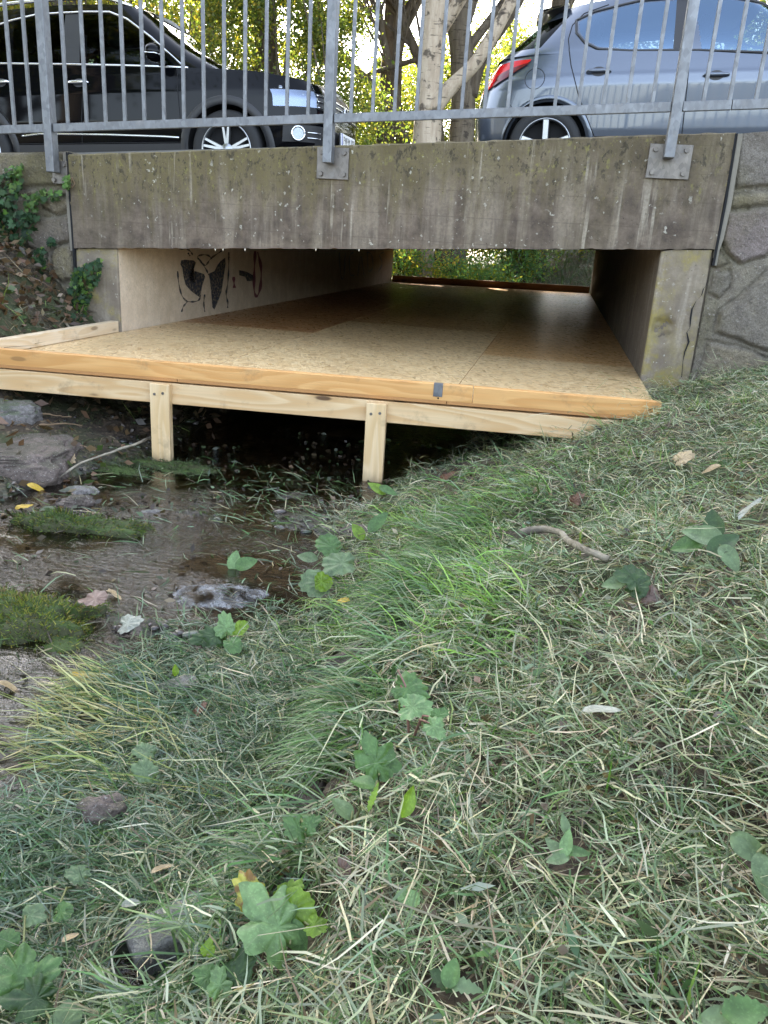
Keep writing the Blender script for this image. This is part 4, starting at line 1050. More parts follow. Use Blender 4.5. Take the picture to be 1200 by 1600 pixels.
# front end: headlights, fog lamps, grille, badge, plate
for sg in (1, -1):
    ta = c1.th_at(.40, .90); tb = c1.th_at(.82, .78)
    hl = c1.patch('headlight', sg * ta, sg * tb, [.942, .922, .90, .876, .85], [.925, .81, .755, .73, .71], .006, MAT['lens'], blk)
    c1.patch('lamp_housing', sg * ta, sg * tb, [.94, .92, .898, .874, .848], [.923, .812, .757, .732, .712], .002, simple('lamp_housing', (.16, .19, .25), .18, .8) if sg == 1 else bpy.data.materials['lamp_housing'], hl)
    for k, (tt_, zz, rr) in enumerate(((.22, .86, .045), (.62, .81, .05))):
        t_ = ta + (tb - ta) * tt_; X, Y, Z = [float(q) for q in c1.low(sg * t_, zz, .004)]
        bm = bmesh.new(); bmesh.ops.create_uvsphere(bm, u_segments=16, v_segments=8, radius=rr * .8)
        bmesh.ops.transform(bm, matrix=Matrix.Translation((X - .03, Y + sg * .022, Z)) @ Matrix.Diagonal((.9, .8, .8, 1)), verts=bm.verts)
        bm_obj('lamp_bulb', bm, MAT['lampin'], hl, True, False)
    th0, th1 = sg * c1.th_at(.53, .5), sg * c1.th_at(.83, .5)
    fp = c1.patch('fog_lamp_panel', th0, th1, [.56, .585, .59, .58, .56], [.42, .40, .40, .40, .42], .004, MAT['trim'], blk)
    tf = sg * c1.th_at(.66, .5); X, Y, Z = [float(q) for q in c1.low(tf, .49, .012)]
    X2, Y2, Z2 = [float(q) for q in c1.low(tf + .01, .49, .012)]
    nrm = Vector((X - X2, Y - Y2, 0)).cross(Vector((0, 0, 1))).normalized()
    if nrm.y * sg > 0: nrm = -nrm
    q = nrm.to_track_quat('Z', 'Y').to_matrix(); e1, e2 = q.col[0], q.col[1]
    ring = [Vector((X, Y, Z)) + (e1 * math.cos(t) + e2 * math.sin(t)) * .058 for t in np.linspace(0, 2 * math.pi, 33)]
    tubes('fog_lamp', [(ring, .010)], MAT['chrome'], fp, 8, True, False)
    ring = [Vector((X, Y, Z))] + [Vector((X, Y, Z)) + (e1 * math.cos(t) + e2 * math.sin(t)) * .05 for t in np.linspace(0, 2 * math.pi, 24, endpoint=False)]
    mesh_pd('fog_lamp_lens', ring, [(0, i + 1, (i + 1) % 24 + 1) for i in range(24)], MAT['lampin'], fp, True, False)
    for zz in (.50, .455):
        tl_ = np.linspace(sg * c1.th_at(.735, .5), sg * c1.th_at(.825, .5), 12); P = np.stack(c1.low(tl_, np.full(12, zz), .010), -1)
        tubes('fog_lamp_slat', [(P, .006)], MAT['chrome'], fp, 6, True, False)
tg = c1.th_at(.815, .75)
gr_ = c1.patch('grille', tg, -tg, [.835, .835, .835], [.70, .685, .70], .004, MAT['trim'], blk)
for zz in (.815, .765, .715):
    tl_ = np.linspace(tg, -tg, 60); tubes('grille_bar', [(np.stack(c1.low(tl_, np.full(60, zz), .012), -1), .008)], MAT['chrome'], gr_, 6, True, False)
lg = c1.patch('lower_grille', tg * 1.05, -tg * 1.05, [.56, .57, .56], [.38, .36, .38], .004, MAT['trim'], blk)
xn = float(c1.low(0.0, .75, .03)[0])
ring = [(xn, .062 * math.cos(t), .742 + .062 * math.sin(t)) for t in np.linspace(0, 2 * math.pi, 33)]
bd = tubes('badge', [(ring, .007)], MAT['chrome'], gr_, 8, True, False)
bmv = [(xn - .004, 0, .742)] + [(xn - .004, .06 * math.cos(t), .742 + .06 * math.sin(t)) for t in np.linspace(0, 2 * math.pi, 28, endpoint=False)]
mesh_pd('badge_plate', bmv, [(0, i + 1, (i + 1) % 28 + 1) for i in range(28)], MAT['trim'], gr_, False, False)
tubes('badge_letters', [([(xn, -.03, .792), (xn, 0, .752), (xn, .03, .792)], .006), ([(xn, -.052, .765), (xn, -.022, .692), (xn, 0, .742), (xn, .022, .692), (xn, .052, .765)], .006)], MAT['chrome'], gr_, 6, False, False)
# number plate
xp = float(c1.low(0.0, .50, .055)[0])
bm = bmesh.new(); bm_box(bm, (xp, 0, .50), (.012, .52, .112), .003); pt = bm_obj('number_plate', bm, MAT['platewhite'], blk, False, False)
bm = bmesh.new(); bm_box(bm, (xp - .012, 0, .495), (.016, .535, .13), .003); bm_obj('plate_holder', bm, MAT['trim'], pt, False, False)
bm = bmesh.new(); bm_box(bm, (xp + .0064, -.236, .50), (.002, .04, .106)); bm_obj('plate_band', bm, MAT['plateblue'], pt, False, False)
def plate_text(txt, x, y, z, size, parent):
    cu = bpy.data.curves.new('plate_letters', 'FONT'); cu.body = txt; cu.size = size; cu.align_x = 'CENTER'; cu.extrude = .0008
    o = bpy.data.objects.new('tmp', cu); COL.objects.link(o)
    dg = bpy.context.evaluated_depsgraph_get(); me = bpy.data.meshes.new_from_object(o.evaluated_get(dg)); bpy.data.objects.remove(o)
    M = Matrix.Translation((x, y, z)) @ Matrix.Rotation(R(90), 4, 'Z') @ Matrix.Rotation(R(90), 4, 'X'); me.transform(M)
    me.materials.clear(); return link('plate_letters', me, MAT['ink'], parent, False)
plate_text('FW·M 107', xp + .0072, .02, .466, .098, pt)

# ---- silver hatchback, facing right (origin under the rear wheel)
W2 = 1.81; org2 = (-.2665, 7.8 + W2 / 2, .5325)
slv = thing('parked_car', 'silver blue parked hatchback with red tail lamp behind the railing at right', 'car', org2, 'cars parked on the bridge', (0, PITCH, 0))
c2 = Car(slv, W2, .19, ([.2, .5, .7, .9, 1.1], [3.50, 3.60, 3.58, 3.45, 3.2]), ([.2, .4, .6, .8, .95, 1.05, 1.15], [-.62, -.68, -.69, -.64, -.56, -.50, -.46]), 1.4, 5.0, 4.2,
         ([-.6, -.15, .39, .65, 1.2, 1.75, 2.3, 2.6, 3.0, 3.3, 3.6], [1.09, 1.085, 1.07, 1.05, 1.035, .99, .955, .94, .87, .78, .68]),
         ([-.3, -.1, .2, .5, .95, 1.4, 1.75, 2.3], [1.40, 1.43, 1.47, 1.50, 1.515, 1.50, 1.46, 1.32]), W2 / 2 - .06, W2 / 2 - .25,
         ([0, .5, 1], [2.75, 2.2, 1.68]), ([0, .25, .6, .85, 1], [-.50, -.40, -.25, -.13, -.04]), 5, 4.5, (0.0, 2.685), .32, MAT['silver_paint'],
         ([.2, .45, .62, .80, .875, .89, .97, 1.12], [.06, .02, .012, .0, .006, .012, .028, .06]))
c2.hood_x = 2.5; c2.hood_b = .05; c2.roof_b = .035
# crease along the flank: belt zone turns skyward
c2.build([[(.42, .40), (.265, .70), (.175, .96), (.155, 1.09), (1.13, 1.04), (1.145, .40)], [(1.155, .40), (1.14, 1.04), (2.2, .97), (2.25, .40)]],
         [([(.215, 1.315), (.225, 1.225), (.29, 1.15), (.40, 1.095), (.65, 1.072), (1.04, 1.062), (1.01, 1.452), (.70, 1.444), (.345, 1.372)], 'glass_sky'),
          ([(1.225, 1.055), (1.14, 1.450), (1.45, 1.435), (1.72, 1.385), (2.15, 1.16), (2.35, .985)], 'glass_sky')], 2.6, -.3, (.16, .80))
for x in (0, 2.685):
    for y in (-W2 / 2 + .012, W2 / 2 - .012): c2.wheel(x, y, 5, .222, False)
    c2.archlip(x, MAT['silver_paint'], .03, .006)
c2.line('window_trim', [(.19, 1.33), (.20, 1.22), (.275, 1.135), (.39, 1.078), (.65, 1.056), (1.2, 1.044), (2.2, .985)], .011, MAT['trim'], .003, True)
c2.line('window_trim', [(.19, 1.33), (.335, 1.392), (.70, 1.462), (1.0, 1.470), (1.45, 1.455), (1.73, 1.405), (2.2, 1.16)], .010, MAT['trim'], .003, True)
c2.strip('pillar_cover', [(1.0, 1.455), (1.145, 1.455)], [(1.035, 1.06), (1.23, 1.052)], .002, MAT['trim'], None, False, True)
for pts in ([(.42, .40), (.265, .70), (.175, .96), (.148, 1.09)], [(1.148, .40), (1.134, 1.04)], [(.42, .395), (2.25, .395)], [(2.25, .40), (2.2, .97)]):
    c2.line('door_gap', pts, .0045, MAT['dark'], .000)
c2.line('door_gap', [(.150, 1.09), (.135, 1.17), (.16, 1.29), (.25, 1.385), (.45, 1.445)], .004, MAT['dark'], .001, True)
c2.handle(.41, .90, MAT['silver_paint'], c2.doorobjs[0]); c2.handle(1.36, .845, MAT['silver_paint'], c2.doorobjs[1])
# fuel flap ring
c2.line('fuel_flap', [(-.125 + .085 * math.cos(t), .868 + .085 * math.sin(t)) for t in np.linspace(0, 2 * math.pi, 30)], .003, MAT['dark'], .000, False, None, False)
c2.line('bumper_gap', [(-.37, .72), (-.30, .64), (-.27, .55), (-.25, .50)], .003, MAT['dark'], .000)
# tail lamps wrapping the corner
for sg in (1, -1):
    ta = c2.th_at(-.185, .98); tb = c2.th_at(-.50, .9); te = c2.th_at(-.595, .85)
    tl = c2.patch('tail_lamp', sg * ta, sg * te, [1.03, 1.035, 1.03, 1.02, 1.0], [1.015, .93, .86, .80, .77], .010, MAT['redlens'], slv)
    c2.patch('tail_lamp_inset', sg * ta, sg * (ta * .45 + te * .55), [1.005, .975, .93], [.995, .90, .835], .0135, MAT['darkred'], tl)
# spoiler
xs3 = np.linspace(-.62, .62, 25)
V = []
for y in xs3:
    k = 1 - (abs(y) / .66) ** 4
    V += [(.12, y, 1.475 + .03 * k), (-.16 + .05 * (1 - k), y, 1.435 + .025 * k), (-.17 + .05 * (1 - k), y, 1.41 + .022 * k), (-.02, y, 1.395 + .02 * k)]
mesh_np('roof_spoiler', np.array(V), grid_faces(25, 4), MAT['silver_paint'], slv, True, None, False)
c2.mirror(2.05, 1.05, None, MAT['silver_paint'])
c2.seats((1.35, .45), .68, .52)
# ------------------------------------------------------------------ trees and shrubs beyond the bridge
MAT['leaf_tree'] = leafmat('tree_leaf', trans=.55, tcol=1.7)
MAT['leaf_low'] = leafmat('low_leaf', trans=.3, tcol=1.4, rough=.55, spec=.3)
def barkmat(name, a, b, marks):
    m = NT(name)
    n1 = m.noise(m.pos((6, 6, 1.2)), 1.6, 6, .65); n2 = m.noise(m.pos((3, 3, 26)), 1.0, 4, .6); n3 = m.noise(m.pos(), 30, 5, .6)
    c = m.mix(m.ramp(n1, .35, .68), a, b)
    c = m.mix(m.math('MULTIPLY', m.ramp(n2, .58, .66), marks), c, (.05, .04, .032))
    c = m.mix(m.ramp(m.noise(m.pos((2, 2, 2), off=(3, 3, 3)), 2.2, 4, .6), .56, .64, 0, marks), c, (.045, .036, .03))
    m.bump(m.math('ADD', n3, n1), .7, .02)
    return m.fin(Base_Color=c, Roughness=.9, Specular_IOR_Level=.2)
MAT['bark_pale'] = barkmat('pale_bark', (.46, .38, .29), (.33, .26, .19), .8)
MAT['bark_dark'] = barkmat('dark_bark', (.13, .105, .08), (.07, .055, .04), .4)
MAT['bark_grey'] = barkmat('grey_bark', (.17, .14, .105), (.10, .082, .062), .9)
def leafcards(P, L, W, cols, droop=.35, r=rng):
    n = len(P)
    a = r.uniform(0, 2 * np.pi, n); e = r.normal(-droop, .45, n)
    d = np.stack([np.cos(a) * np.cos(e), np.sin(a) * np.cos(e), np.sin(e)], 1)
    u = r.normal(size=(n, 3)); s = np.cross(d, u); s /= np.linalg.norm(s, axis=1)[:, None]
    L = (L * r.uniform(.45, 1.35, n))[:, None]; W = (W * r.uniform(.6, 1.2, n))[:, None]
    nn = np.cross(d, s)
    V = np.stack([P, P + d * L * .45 + s * W * .5 + nn * W * .12, P + d * L, P + d * L * .45 - s * W * .5 + nn * W * .12], 1).reshape(-1, 3)
    F = np.arange(4 * n).reshape(n, 4); C = np.repeat(cols, 4, 0)
    return V, F, C
def leafcol(n, pal, wts, var=.25, r=rng):
    pal = np.array(pal); wts = np.array(wts[:len(pal)], float); i = r.choice(len(pal), n, p=wts / wts.sum())
    return np.clip(pal[i] * r.uniform(1 - var, 1 + var, (n, 1)) * r.uniform(.9, 1.1, (n, 3)), 0, 1)
GREENS = [(.105, .14, .032), (.16, .175, .04), (.25, .22, .04), (.07, .10, .026), (.34, .26, .045)]
UNDER_LIT = [(.17, .27, .09), (.34, .34, .06), (.48, .42, .07), (.13, .25, .12), (.40, .31, .12)]  # lighter leaf colours standing in for sun missing beyond the tunnel
def crown_pts(cx, cy, cz, rx, ry, rz, nc, nl, sig, r):
    c = r.normal(size=(nc, 3)); c /= np.linalg.norm(c, axis=1)[:, None]; c *= (r.uniform(.15, 1, nc) ** .45)[:, None]
    c = c * [rx, ry, rz] + [cx, cy, cz]
    k = r.choice(nc, nl, p=(lambda w: w / w.sum())(r.uniform(.2, 1.6, nc)))
    P = c[k] + r.normal(size=(nl, 3)) * sig * r.uniform(.6, 1.5, nc)[k][:, None] * [1, 1, .8]
    return c, P
def tree(name, label, trunk_pts, trunk_r, bark, crown, nl=16000, leaf=(.12, .085), wts=(4, 4, 2, 3, .6), limbs=(), group='trees beyond the bridge', seed=0, nc=90, sig=.42, nbr=16):
    r = np.random.default_rng(seed)
    base = trunk_pts[0]
    t = thing(name, label, 'tree', base, group)
    P = np.array(trunk_pts, float); tt = np.linspace(0, 1, 26); ti = np.linspace(0, 1, len(P))
    Q = np.stack([np.interp(tt, ti, P[:, k]) for k in range(3)], 1)
    for _ in range(3): Q[1:-1] = (Q[:-2] + 2 * Q[1:-1] + Q[2:]) / 4
    Rr = np.interp(tt, np.linspace(0, 1, len(trunk_r)), trunk_r)
    V, F = tube_vf(Q, Rr, 16)
    nrm = V - np.repeat(Q, 16, 0); V = V + nrm * (.10 * fbm(V[:, 0] * 5, V[:, 2] * 2.2, V[:, 1] * 5, 3))[:, None]
    mesh_pd('trunk', V, F, bark, t, True)
    for (lp, lr, lm) in limbs:
        lp = np.array(lp); ti = np.linspace(0, 1, len(lp)); lq = np.stack([np.interp(np.linspace(0, 1, 18), ti, lp[:, k]) for k in range(3)], 1)
        for _ in range(2): lq[1:-1] = (lq[:-2] + 2 * lq[1:-1] + lq[2:]) / 4
        tubes('limb', [(lq, np.interp(np.linspace(0, 1, 18), np.linspace(0, 1, len(lr)), lr))], lm, t, 10)
    if crown is not None:
        c, LP = crown_pts(*crown, nc, nl, sig, r)
        top = Q[int(len(Q) * .7):]
        sp = []
        for i in r.choice(nc, min(nbr, nc), replace=False):
            s0 = Q[r.integers(int(len(Q) * .45), len(Q) - 1)]; m_ = (s0 + c[i]) / 2 + [0, 0, -.1 * np.linalg.norm(c[i] - s0)]
            b = np.stack([s0, s0 * .5 + m_ * .5, m_, m_ * .4 + c[i] * .6, c[i]]); sp.append((b, np.array([.07, .05, .038, .025, .012]) * trunk_r[0] / .2))
        crv = [tube_vf(p_, r_, 6) for p_, r_ in sp]
        VV, FF, o_ = [], [], 0
        for v, f in crv: VV.append(v); FF += [tuple(i + o_ for i in q) for q in f]; o_ += len(v)
        if VV: mesh_pd('branches', np.concatenate(VV), FF, bark, t, True)
        V, F, C = leafcards(LP, leaf[0], leaf[1], leafcol(len(LP), GREENS, wts, r=r), .4, r)
        mesh_np('crown', V, F, MAT['leaf_tree'], t, False, C)
    return t
def px3(lst, Y):  # photo points on a depth plane -> trunk axis
    return [tuple(at_y(a, b, Y)) for a, b in lst]
Y1 = 15.2; b1 = at_y(668, 222, Y1)
tree('tree', 'pale smooth barked trunk standing upright right behind the bridge between the two cars',
     [(b1[0] - .03, Y1, float(H(b1[0], Y1)) - .1)] + px3([(667, 222), (672, 120), (681, 0)], Y1) + [(-2.1, Y1, 6.5), (-1.9, Y1 + .2, 10.5)], [.30, .255, .215, .22, .16, .07], MAT['bark_pale'],
     (-2.0, Y1, 10.4, 3.4, 3.2, 2.6), limbs=[(px3([(672, 175), (690, 152), (712, 128), (745, 100), (800, 3)], Y1 - .1) + [(-.3, Y1, 6.2)], [.17, .14, .12, .11, .10, .05], MAT['bark_pale'])], seed=1, nl=20000)
Y2 = 16.4; b2 = at_y(722, 220, Y2)
tree('tree', 'grey blotched trunk standing behind the pale smooth trunk',
     [(b2[0], Y2, float(H(b2[0], Y2)) - .1)] + px3([(722, 222), (725, 110), (712, 0)], Y2) + [(-2.2, Y2, 7), (-2.2, Y2, 11)], [.28, .23, .22, .20, .15, .06], MAT['bark_grey'],
     (-1.6, Y2 + .5, 10.8, 3.8, 3.4, 2.6), limbs=[(px3([(733, 150), (742, 110), (760, 70), (800, 20), (830, -40)], Y2), [.16, .15, .13, .11, .08], MAT['bark_dark'])], seed=2, nl=20000)
Y3 = 17.5
for k, (pts, rr, lab) in enumerate([([(640, 224), (612, 170), (580, 130), (540, 95), (505, 40)], .085, 'thin dark trunk leaning left behind the railing'), ([(626, 224), (622, 150), (600, 70), (590, -10)], .075, 'thin dark trunk with a slight bend beside the leaning one'),
                                  ([(690, 224), (676, 140), (640, 60), (618, 0)], .10, 'dark slender trunk half hidden by the pale smooth trunk')]):
    q = px3(pts, Y3 + .3 * k); g = (q[0][0] + .3 * (1 if k == 0 else 0), q[0][1], float(H(q[0][0], q[0][1])) - .1)
    e = q[-1]; d_ = np.array(q[-1]) - np.array(q[-2]); e2 = tuple(np.array(e) + d_ * 1.6)
    tree('slender_tree', lab, [g] + q + [e2], [rr * 1.3, rr * 1.1, rr, rr, rr * .8, rr * .6, .02], MAT['bark_dark'], (e2[0], e2[1], e2[2] + .4, 1.3, 1.2, 1.3), nl=5000, leaf=(.085, .055), seed=20 + k, nc=40, sig=.3,
         limbs=[(px3([(655, 92), (600, 108), (560, 122), (500, 132)], Y3), [.05, .045, .035, .02], MAT['bark_dark'])] if k == 1 else ())
# tall trees carrying the canopy that shades the near bank
tall = [(-6.2, 16.6, 12.5, 3.8, 'tall tree'), (-9.6, 15.2, 11.5, 3.8, 't'), (-13.5, 15.8, 7.0, 3.4, 't'), (-17.5, 16.5, 7.0, 3.6, 't'), (2.6, 16.8, 12.5, 3.8, 't'), (6.6, 15.6, 11.5, 4.0, 't'), (11.0, 17, 12, 4.2, 't'),
        (-4.0, 18.6, 13.5, 4.2, 't'), (-8.2, 18.4, 13.5, 4.2, 't'), (-11.8, 18.0, 13, 4.0, 't'), (-.6, 18.2, 13.5, 4.0, 't'), (-14.5, 21.5, 8.5, 4.4, 't'), (-20.0, 22, 8, 4.4, 't'), (3.6, 19, 13.5, 4.4, 't'), (8.5, 19.5, 14, 4.6, 't')]
protos = {}
for k, (x, y, h, cr, _) in enumerate(tall):
    z = float(H(x, y)) - .1; kk = k % 3
    lab = 'leafy tree of the dense backlit stand beyond the parked cars'
    if kk not in protos:
        t = tree('tree', lab, [(x, y, z), (x + .1, y, z + h * .25), (x - .15, y + .1, z + h * .5), (x, y, z + h * .85)], [.26, .22, .17, .05], MAT['bark_dark'],
                 (x, y, z + h * .82, cr, cr * .85, h * .20), nl=26000, leaf=(.15, .105), seed=40 + k, nc=120, sig=.5)
        protos[kk] = (t, h, cr)
    else:
        p, ph, pc = protos[kk]
        t = p.copy(); COL.objects.link(t); t.location = (x, y, z); t.rotation_euler = (0, 0, k * 2.1); t.scale = (cr / pc, cr / pc, h / ph)
        for ch in p.children:
            c_ = ch.copy(); COL.objects.link(c_); c_.parent = t; c_.matrix_parent_inverse = ch.matrix_parent_inverse.copy()
# the wood on the other side of the stream, behind the photographer: mirrored in the car paint and windows
for k, (x, y) in enumerate(((-8.8, 1.2), (-13.2, 3.0), (-12.6, -2.2), (-17.5, -.5), (-16.5, -6), (-22, -3))):
    p, ph, pc = protos[k % 3]; t = p.copy(); COL.objects.link(t); t.location = (x, y, float(H(x, y)) - .1); t.rotation_euler = (0, 0, k * 1.7); t.scale = (1.1, 1.1, 1.0)
    t['label'] = 'tree on the near left bank outside the picture, mirrored in the black car'; t['group'] = 'trees mirrored in the cars'
    for ch in p.children:
        c_ = ch.copy(); COL.objects.link(c_); c_.parent = t; c_.matrix_parent_inverse = ch.matrix_parent_inverse.copy()
# shrubs forming the visible foliage behind the railing
def shrub(x, y, h, rad, wts, seed, nl=9000, leaf=(.075, .05), label='', name='shrub', zb=None, group='shrubs beyond the bridge', cz=.5, pal=None):
    r = np.random.default_rng(seed); z = float(H(x, y)) if zb is None else zb
    t = thing(name, label, 'shrub', (x, y, z), group)
    nst = 7; sp = []
    for i in range(nst):
        a = r.uniform(0, 6.28); L = h * r.uniform(.6, .95)
        e = np.array([x + math.cos(a) * rad * .6, y + math.sin(a) * rad * .6, z + L]); s0 = np.array([x + r.normal() * .1, y + r.normal() * .1, z - .1]); m_ = (s0 * .6 + e * .4) + [0, 0, .15 * h]
        sp.append((np.stack([s0, (s0 + m_) / 2, m_, (m_ + e) / 2, e]), np.array([.035, .03, .024, .016, .006])))
    VV, FF, o_ = [], [], 0
    for p_, r_ in sp:
        v, f = tube_vf(p_, r_, 6); VV.append(v); FF += [tuple(i + o_ for i in q) for q in f]; o_ += len(v)
    mesh_pd('stems', np.concatenate(VV), FF, MAT['bark_dark'], t, True)
    c, LP = crown_pts(x, y, z + h * cz, rad, rad * .8, h * .5, 55, nl, .22, r)
    V, F, C = leafcards(LP, leaf[0], leaf[1], leafcol(nl, pal or GREENS, wts, r=r), .5, r)
    mesh_np('foliage', V, F, MAT['leaf_tree'], t, False, C)
    return t
SH = [(-12.6, 15.6, 4.6, 1.7, (2, 4, 5, 1, 3)), (-10.6, 14.6, 4.2, 1.5, (2, 4, 5, 1, 3)), (-8.9, 15.4, 5.0, 1.7, (2, 4, 5, 1, 3)), (-7.0, 14.7, 4.6, 1.5, (3, 5, 2, 3, 1)), (-5.5, 15.8, 5.0, 1.5, (4, 5, 1, 4, .3)), (-4.2, 14.9, 4.4, 1.3, (4, 5, 1, 4, .3)),
      (-3.4, 18.6, 2.6, 1.0, (3, 4, 3, 2, 1)), (-2.6, 19.6, 5.4, 1.6, (3, 4, 2, 3, 1)), (-4.6, 19.8, 4.4, 1.8, (4, 4, 2, 3, 1)), (-1.0, 17.6, 4.6, 1.3, (4, 4, 2, 4, .5)), (.5, 18.6, 5.0, 1.6, (4, 4, 2, 4, .5)), (-7.6, 19.5, 5.6, 2.0, (4, 4, 3, 2, 1)), (-11.5, 19, 6, 2.2, (3, 4, 4, 2, 1)), (2.8, 15.6, 4, 1.5, (4, 4, 2, 4, .5)), (-6.0, 21.5, 5.2, 2.2, (3, 5, 3, 2, 1)), (-3.2, 22.5, 6.5, 2.0, (3, 5, 3, 2, 1)), (-1.2, 21.5, 6.5, 2.0, (3, 5, 3, 2, 1)), (-9.6, 22.0, 7, 2.4, (2, 5, 5, 1, 2)), (-15, 18, 6.5, 2.4, (2, 5, 5, 1, 2)), (-3.8, 24.5, 6.5, 2.6, (4, 5, 2, 3, .5)), (-1.2, 25, 9.5, 2.6, (4, 5, 2, 3, .5)), (-7.2, 26, 10, 3, (4, 5, 2, 3, .5))]
SL = ['yellow green backlit shrub behind the black car, leftmost of the foliage', 'bright yellow shrub above the roof of the black car', 'yellow green shrub above the windscreen of the black car', 'drooping green shrub above the bonnet of the black car', 'drooping green shrub just left of the middle railing post', 'green shrub behind the middle railing post',
      'low yellow leaved shrub at the foot of the thin leaning trunks', 'tall shrub behind the pale smooth trunk', 'tall shrub showing gaps of white sky right of the middle railing post', 'green shrub right of the grey blotched trunk', 'green shrub behind the tail of the silver car', 'tall shrub in the second row behind the black bonnet', 'tall shrub in the second row behind the black roof', 'green shrub hidden behind the silver car', 'back row shrub glimpsed left of the middle railing post', 'back row shrub glimpsed just right of the middle railing post', 'back row shrub glimpsed between the two big trunks', 'back row yellow shrub glimpsed over the black windscreen', 'yellow shrub at the far left edge behind the black car', 'tall distant green bush filling the gap left of the pale smooth trunk', 'tall distant green bush filling the gap right of the grey blotched trunk', 'tall distant green bush far behind the black bonnet']
for k, (x, y, h, rd, w) in enumerate(SH): shrub(x, y, h, rd, w, 100 + k, label=SL[k], nl=int(11000 * rd))
# low growth seen through the opening
for k, (px, py, Y, h, rd, w, lab) in enumerate([(650, 418, 15.6, .9, .55, (1, 4, 6, .5, 4), 'sunlit yellow bush at the far end of the tunnel'), (715, 415, 16.0, .8, .42, (4, 2, .2, 6, 0), 'dark green fern like bush beyond the tunnel'), (765, 420, 15.4, .7, .40, (4, 2, .2, 6, 0), 'dark green bush in the middle of the far tunnel opening'),
      (815, 405, 17.4, .8, .4, (4, 2, .4, 6, 0), 'green bush right of the dark gap beyond the tunnel'), (625, 420, 14.6, .7, .4, (.3, .2, .1, 1, .3), 'dark shaded bush at the left of the far tunnel opening'), (695, 400, 18.8, 1.3, .75, (1, 4, 5, 2, 2), 'yellow green bush glowing at the top of the far tunnel opening')]):
    p = at_y(px, py, Y); z = float(H(p[0], Y))
    shrub(p[0], Y, h if k in (1, 2) else max(h, .2 - z), rd, w, 200 + k, nl=3500, leaf=(.09, .035), label=lab, name='bush', group='bushes beyond the tunnel', cz=.45, pal=UNDER_LIT)

# ------------------------------------------------------------------ leaves for plants
def leaf_fan(L, lobes, depth, teeth, seed, cup=.12, asp=.8, nseg=72, rings=5):
    """broad leaf in local coords: base at origin, length along +x, normal +z"""
    r = np.random.default_rng(seed); phi = np.linspace(-np.pi, np.pi, nseg, endpoint=False)
    rad = np.ones(nseg)
    lob = np.abs(np.cos(phi * lobes / 2)) ** .8 if lobes else np.ones(nseg)
    rad = (1 - depth) + depth * lob
    rad *= 1 + teeth * (np.abs(((phi * 9.5) % 1) - .5) - .25) * 2
    rad *= 1 + .10 * np.interp(phi, np.linspace(-np.pi, np.pi, 14), r.normal(size=14)); rad *= .55 + .45 * np.cos(phi / 2) ** .7
    X = rad * np.cos(phi); Y = rad * np.sin(phi) * asp
    x0 = X.min(); cx = -.35
    V = [(0, 0, 0)]; V = []
    for k in range(1, rings + 1):
        f = k / rings
        x = X * f; y = Y * f; z = -cup * f * f * (1 + .5 * np.cos(phi * 2)) + .05 * f * np.abs(np.sin(phi * max(lobes, 2))) + .03 * r.normal() * f + .06 * np.abs(y) + .05 * f * np.sin(phi * 3 + r.uniform(0, 6)) + .03 * f * np.sin(phi * 11)
        V.append(np.stack([x, y, z], 1))
    V = np.concatenate([np.zeros((1, 3))] + V); V[:, 0] += .38
    V *= L / 1.38
    F = [(0, 1 + j, 1 + (j + 1) % nseg) for j in range(nseg)]
    for k in range(rings - 1):
        for j in range(nseg):
            a = 1 + k * nseg + j; b = 1 + k * nseg + (j + 1) % nseg; F.append((a, a + nseg, b + nseg, b))
    return V, F
def leaf_long(L, W, seed, fold=.25, curl=.3, teeth=.0, n=14):
    r = np.random.default_rng(seed); t = np.linspace(0, 1, n); w = W * .5 * np.sin(np.pi * t ** .8) ** .8
    if teeth: w = w * (1 - teeth * (np.arange(n) % 2))
    V = []
    for i in range(n):
        for k in (-1, -.5, 0, .5, 1):
            V.append((L * t[i], k * w[i], abs(k) * w[i] * fold - curl * L * t[i] ** 2 + .02 * L * math.sin(7 * t[i] + k)))
    return np.array(V), [tuple(int(q) for q in f) for f in grid_faces(n, 5)]
def place(V, P, az, pitch, roll=0.0):
    M = np.array((Matrix.Rotation(az, 3, 'Z') @ Matrix.Rotation(-pitch, 3, 'Y') @ Matrix.Rotation(roll, 3, 'X')))
    return V @ M.T + np.asarray(P)
def leafcolor(name, col, spots=None, trans=.3):
    m = NT(name)
    n = m.noise(m.pos(coord='pos'), 60, 4); v = m.noise(m.pos(), 260, 3)
    c = m.mix(m.ramp(n, .3, .7), col, tuple(x * .62 for x in col)); c = m.mix(m.ramp(v, .5, .7, 0, .35), c, tuple(min(1, x * 1.6 + .02) for x in col))
    if spots: c = m.mix(m.ramp(n, .52, .62), c, spots)
    m.bump(v, .25, .002); m.fin(Base_Color=c, Roughness=.42, Specular_IOR_Level=.45)
    tr = m.n.new('ShaderNodeBsdfTranslucent'); m.set(tr.inputs[0], m.mix(1.0, c, (1.3, 1.4, .5), 'MULTIPLY'))
    mx = m.n.new('ShaderNodeMixShader'); mx.inputs[0].default_value = trans
    m.t.links.new(m.p.outputs[0], mx.inputs[1]); m.t.links.new(tr.outputs[0], mx.inputs[2]); m.t.links.new(mx.outputs[0], m.out.inputs[0])
    return m.mat
MAT['lf_green'] = leafcolor('leaf_green', (.10, .19, .055)); MAT['lf_pale'] = leafcolor('leaf_pale_green', (.19, .31, .12)); MAT['lf_dark'] = leafcolor('leaf_dark_green', (.045, .09, .025))
